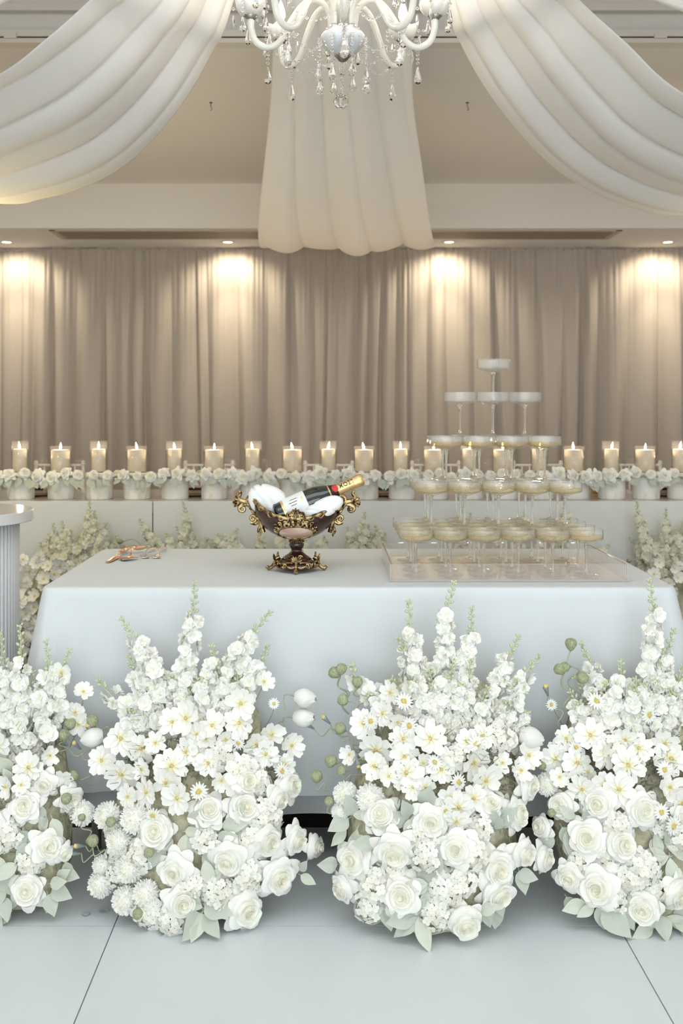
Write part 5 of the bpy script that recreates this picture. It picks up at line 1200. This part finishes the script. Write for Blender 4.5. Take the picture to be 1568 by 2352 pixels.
# chairs behind the head table
def chair_proto():
    r = root('chiavari_chair', (0,0,0), 'x', 'chair', 'white chairs behind the head table'); m = M_['chair']
    W2, D2 = 0.155, 0.18
    for sx_ in (-1, 1):
        po = MB().tube([(sx_*(W2+0.02), D2+0.02, 0),(sx_*(W2+0.01), D2, 0.44),(sx_*W2, D2+0.05, 0.865)], 0.0125, 10).obj('back_post', m, r)
        MB().lathe([(0.011,0.860),(0.017,0.866),(0.017,0.874),(0.011,0.878),(0.014,0.884),(0.011,0.892),(0,0.894)], 14, T(sx_*W2, D2+0.05, 0), False).obj('finial', m, po)
        MB().tube([(sx_*(W2+0.02), -D2, 0),(sx_*(W2+0.02), -D2, 0.42)], 0.0125, 10).obj('leg', m, r)
    for z, y in ((0.862, D2+0.049), (0.765, D2+0.038), (0.56, D2+0.015)):
        MB().tube([(-W2, y, z),(W2, y, z)], 0.0085, 8).obj('back_rail', m, r)
    for i in range(5): x = -0.10+0.05*i; MB().tube([(x, D2+0.015, 0.56),(x, D2+0.038, 0.765),(x, D2+0.049, 0.862)], 0.006, 6).obj('spindle', m, r)
    bevel(MB().box((0,0,0.435), (0.38, 0.38, 0.03)).obj('seat', m, r), 0.008)
    for z in (0.18, 0.28): 
        MB().tube([(-W2-0.02,-D2,z),(W2+0.02,-D2,z)], 0.008, 8).obj('stretcher', m, r)
        for sx_ in (-1, 1): MB().tube([(sx_*(W2+0.02),-D2,z+0.02),(sx_*(W2+0.018),D2+0.01,z+0.02)], 0.008, 8).obj('stretcher', m, r)
    return r
cp0 = chair_proto()
for i, (px, wh) in enumerate(((137,'nearest the fluted table'),(480,'second from the fluted table'),(755,'third from the fluted table'),(1000,'fourth from the fluted table'),(1233,'fifth from the fluted table'),(1461,'sixth from the fluted table, beyond the tower'))):
    M = T((px-CX)*6.55/FPX, 6.55-0.23, 0); 
    if i == 0: c = cp0; c.matrix_basis = M
    else: c = copy_tree(cp0, M)
    c['label'] = 'white spindle-back chair tucked behind the head table, '+wh
# glasses and place settings on the head table
wg = [MB().lathe([(0.034,0.0),(0.030,0.003),(0.006,0.006),(0.004,0.02),(0.004,0.085),(0.012,0.095),(0.030,0.115),(0.036,0.140),(0.033,0.170),(0.028,0.190)], 24, None, False).mesh('glass_body', M_['hurricane'])]
for px, wh in ((96,'behind the garland at the fluted table end'),(180,'between the second and third candles'),(533,'between the sixth and seventh candles'),(612,'behind the seventh candle'),(955,'beside the eleventh candle'),(1120,'seen through the champagne tower'),(1448,'between the seventeenth and eighteenth candles')):
    D = 5.42; g = root('wine_glass', ((px-CX)*D/FPX, D, HZ+0.0005), 'clear stemmed wine glass on the head table '+wh, 'wine glass', 'wine glasses on the head table')
    link('glass_body', wg[0], g, WM[g.name])
D = 5.40; g = root('amber_tumbler', ((1368-CX)*D/FPX, D, HZ+0.0005), 'amber drink in a tumbler on the head table past the sixteenth candle', 'tumbler')
MB().lathe([(0,0.004),(0.026,0.004),(0.029,0.075),(0,0.075)], 20, None, False).obj('drink', M_['amber'], g, local=Matrix()); MB().lathe([(0,0),(0.029,0),(0.033,0.11),(0.0318,0.11),(0.028,0.003),(0,0.003)], 24, None, False).obj('tumbler_glass', M_['hurricane'], g, local=Matrix())
for px, wh in ((84,'between the first and second candles'),(445,'between the fifth and sixth candles'),(880,'between the tenth and eleventh candles'),(1528,'between the last two candles')):
    D = 5.36; p = Vector(((px-CX)*D/FPX, D, HZ+0.0005)); g = root('place_setting', p, 'gold plate with black-banded linen napkin '+wh, 'place setting', 'place settings on the head table')
    MB().lathe([(0,0.0),(0.08,0.0),(0.135,0.010),(0.135,0.012),(0.08,0.004),(0,0.004)], 40, None, False).obj('plate', M_['foil'], g, local=Matrix())
    bevel(MB().box((0,0,0.024), (0.12,0.10,0.036)).obj('folded_napkin', M_['linen'], g, local=Matrix()), 0.008, 3)
    bevel(MB().box((0,-0.052,0.036), (0.10,0.006,0.014)).obj('black_band', M_['ink'], g, local=Matrix()), 0.002, 1)

# ------------------------------------------------------------------ arrangements at the foot of the head table
def back_arr(label, spikes, cos, seed, Db=4.86, roses=(), pods=(), core=None):
    rr = random.Random(seed); xs = [q[0] for q in spikes]; xm = sum(xs)/len(xs)
    r = root('flower_arrangement', ((xm-CX)*Db/FPX, Db, 0), label, 'flower arrangement', 'cream arrangements along the foot of the head table')
    for bx_, by_, tx_, ty_ in spikes:
        larkspur(r, P(bx_, by_, Db-0.02+rr.uniform(-.05, .03)), P(tx_, ty_, Db+0.03+rr.uniform(-.04, .02)), rr, 0.024, 1.0, 0.26, False, 0.02, (0.02, 0.76))
    for px, py, dia in cos:
        D = Db-0.10+rr.uniform(-.04, .03); p = P(px, py, D)
        o = link('cosmos', rr.choice(COSMOS), r, orient(p, (rr.uniform(-.6,.6), -1, rr.uniform(-.3,.7)), rr.uniform(0, 6), dia/2*D/FPX)); link('flower_centre', CCEN, o, WM[o.name] @ T(0,0,0.02))
    for px, py, dia in roses:
        D = Db-0.10; link('rose', rr.choice(ROSES), r, orient(P(px, py, D), (rr.uniform(-.5,.5), -1, 0.3), rr.uniform(0, 6), dia/2*D/FPX))
    for px, py, L in pods:
        D = Db-0.08; p = P(px, py, D); l = L*D/FPX
        o = link('poppy_pod', POD, r, orient(p, (-1,-0.2,0.1), 0, l)); mb = MB(); mb.tube(catmull([p, p+Vector((0.04,0,0.012)), p+Vector((0.075,0,-0.01)), p+Vector((0.10,0.02,-0.07))], 10), 0.002, 5); mb.wobj('pod_stem', M_['stemg'], o)
    if core:
        rows = []; n = 18
        for py, xl, xr in core:
            D = Db; c = P((xl+xr)/2, py, D); hw = (xr-xl)/2*D/FPX; rows.append([(c.x+hw*math.cos(2*pi*i/n)*rr.uniform(.9,1.1), c.y+0.02+0.09*math.sin(2*pi*i/n)*rr.uniform(.9,1.1), max(0, c.z)) for i in range(n)])
        mb = MB().grid(rows, None, True, True); mb.add(rows[-1], [tuple(range(n))]); mb.wobj('foam_base', M_['core'], r)
    return r
def rnd_cos(seed, x0, x1, y0, y1, n, dmin=24, dmax=34):
    rr = random.Random(seed); return [(rr.uniform(x0, x1), rr.uniform(y0, y1), rr.uniform(dmin, dmax)) for _ in range(n)]
back_arr('cream floral arrangement at the head table foot, between fluted pedestal and tablecloth',
    [(185,1330,205,1150),(200,1320,217,1174),(180,1330,195,1195),(215,1310,243,1203),(130,1330,123,1203),(145,1330,142,1198),(110,1340,92,1246),(240,1300,268,1230),(160,1320,165,1220),(225,1300,228,1215),(120,1330,110,1240),(175,1310,180,1230)],
    [(68,1312,34),(84,1292,34),(100,1330,34),(138,1300,36),(125,1320,30),(80,1370,34),(62,1338,30),(48,1350,30),(52,1285,32),(45,1380,40),(78,1395,36),(100,1345,30),(160,1300,30),(60,1410,34),(110,1300,30),(40,1300,34),(70,1440,34),(90,1280,28)], 61, roses=[(45,1415,46),(68,1430,44),(60,1465,46),(50,1495,44)], core=[(1310,90,210),(1400,40,180),(1560,30,150),(1850,20,140)])
back_arr('cream larkspur arrangement behind the cake cutlery, by the panel joint',
    [(420,1330,420,1152),(395,1310,320,1193),(430,1320,447,1233),(400,1330,380,1225),(420,1330,405,1210),(450,1310,478,1238),(370,1310,345,1220)], [], 62, pods=[(284,1244,14),(290,1258,14)], core=[(1300,370,470),(1400,350,480),(1850,350,480)])
back_arr('low trailing cream arrangement showing just above the table behind the ornate bowl',
    [(560,1290,470,1236),(580,1290,500,1228),(540,1300,545,1215),(600,1300,600,1215),(640,1300,650,1220),(690,1300,700,1222),(720,1300,745,1232)], [], 63, core=[(1290,540,720),(1400,530,720),(1850,530,720)])
back_arr('cream larkspur arrangement between the ornate bowl and the champagne tower',
    [(840,1320,837,1178),(820,1320,797,1212),(850,1320,862,1208),(830,1330,818,1228),(865,1320,885,1225),(845,1330,850,1225)], [], 64, core=[(1300,800,890),(1400,780,900),(1850,780,900)])
back_arr('cream larkspur arrangement seen through the champagne tower glasses',
    [(1050,1320,1058,1158),(1090,1320,1080,1180),(1190,1320,1204,1178),(1230,1320,1262,1205),(1290,1300,1296,1155),(1140,1320,1140,1210),(1330,1320,1398,1252),(1270,1320,1285,1215)], [], 65, core=[(1300,1050,1300),(1400,1040,1320),(1850,1040,1320)])
back_arr('cream floral arrangement at the head table foot beyond the champagne tower',
    [(1510,1340,1462,1152),(1530,1340,1529,1170),(1500,1340,1443,1234),(1550,1330,1568,1200),(1520,1330,1500,1230),(1545,1340,1550,1215),(1480,1340,1470,1270),(1580,1330,1590,1180),(1530,1350,1525,1250),(1500,1360,1490,1260),(1560,1350,1560,1250)],
    rnd_cos(8, 1490, 1590, 1290, 1400, 16), 66, core=[(1330,1500,1600),(1420,1500,1620),(1850,1500,1620)], pods=[(1451,1288,12)])
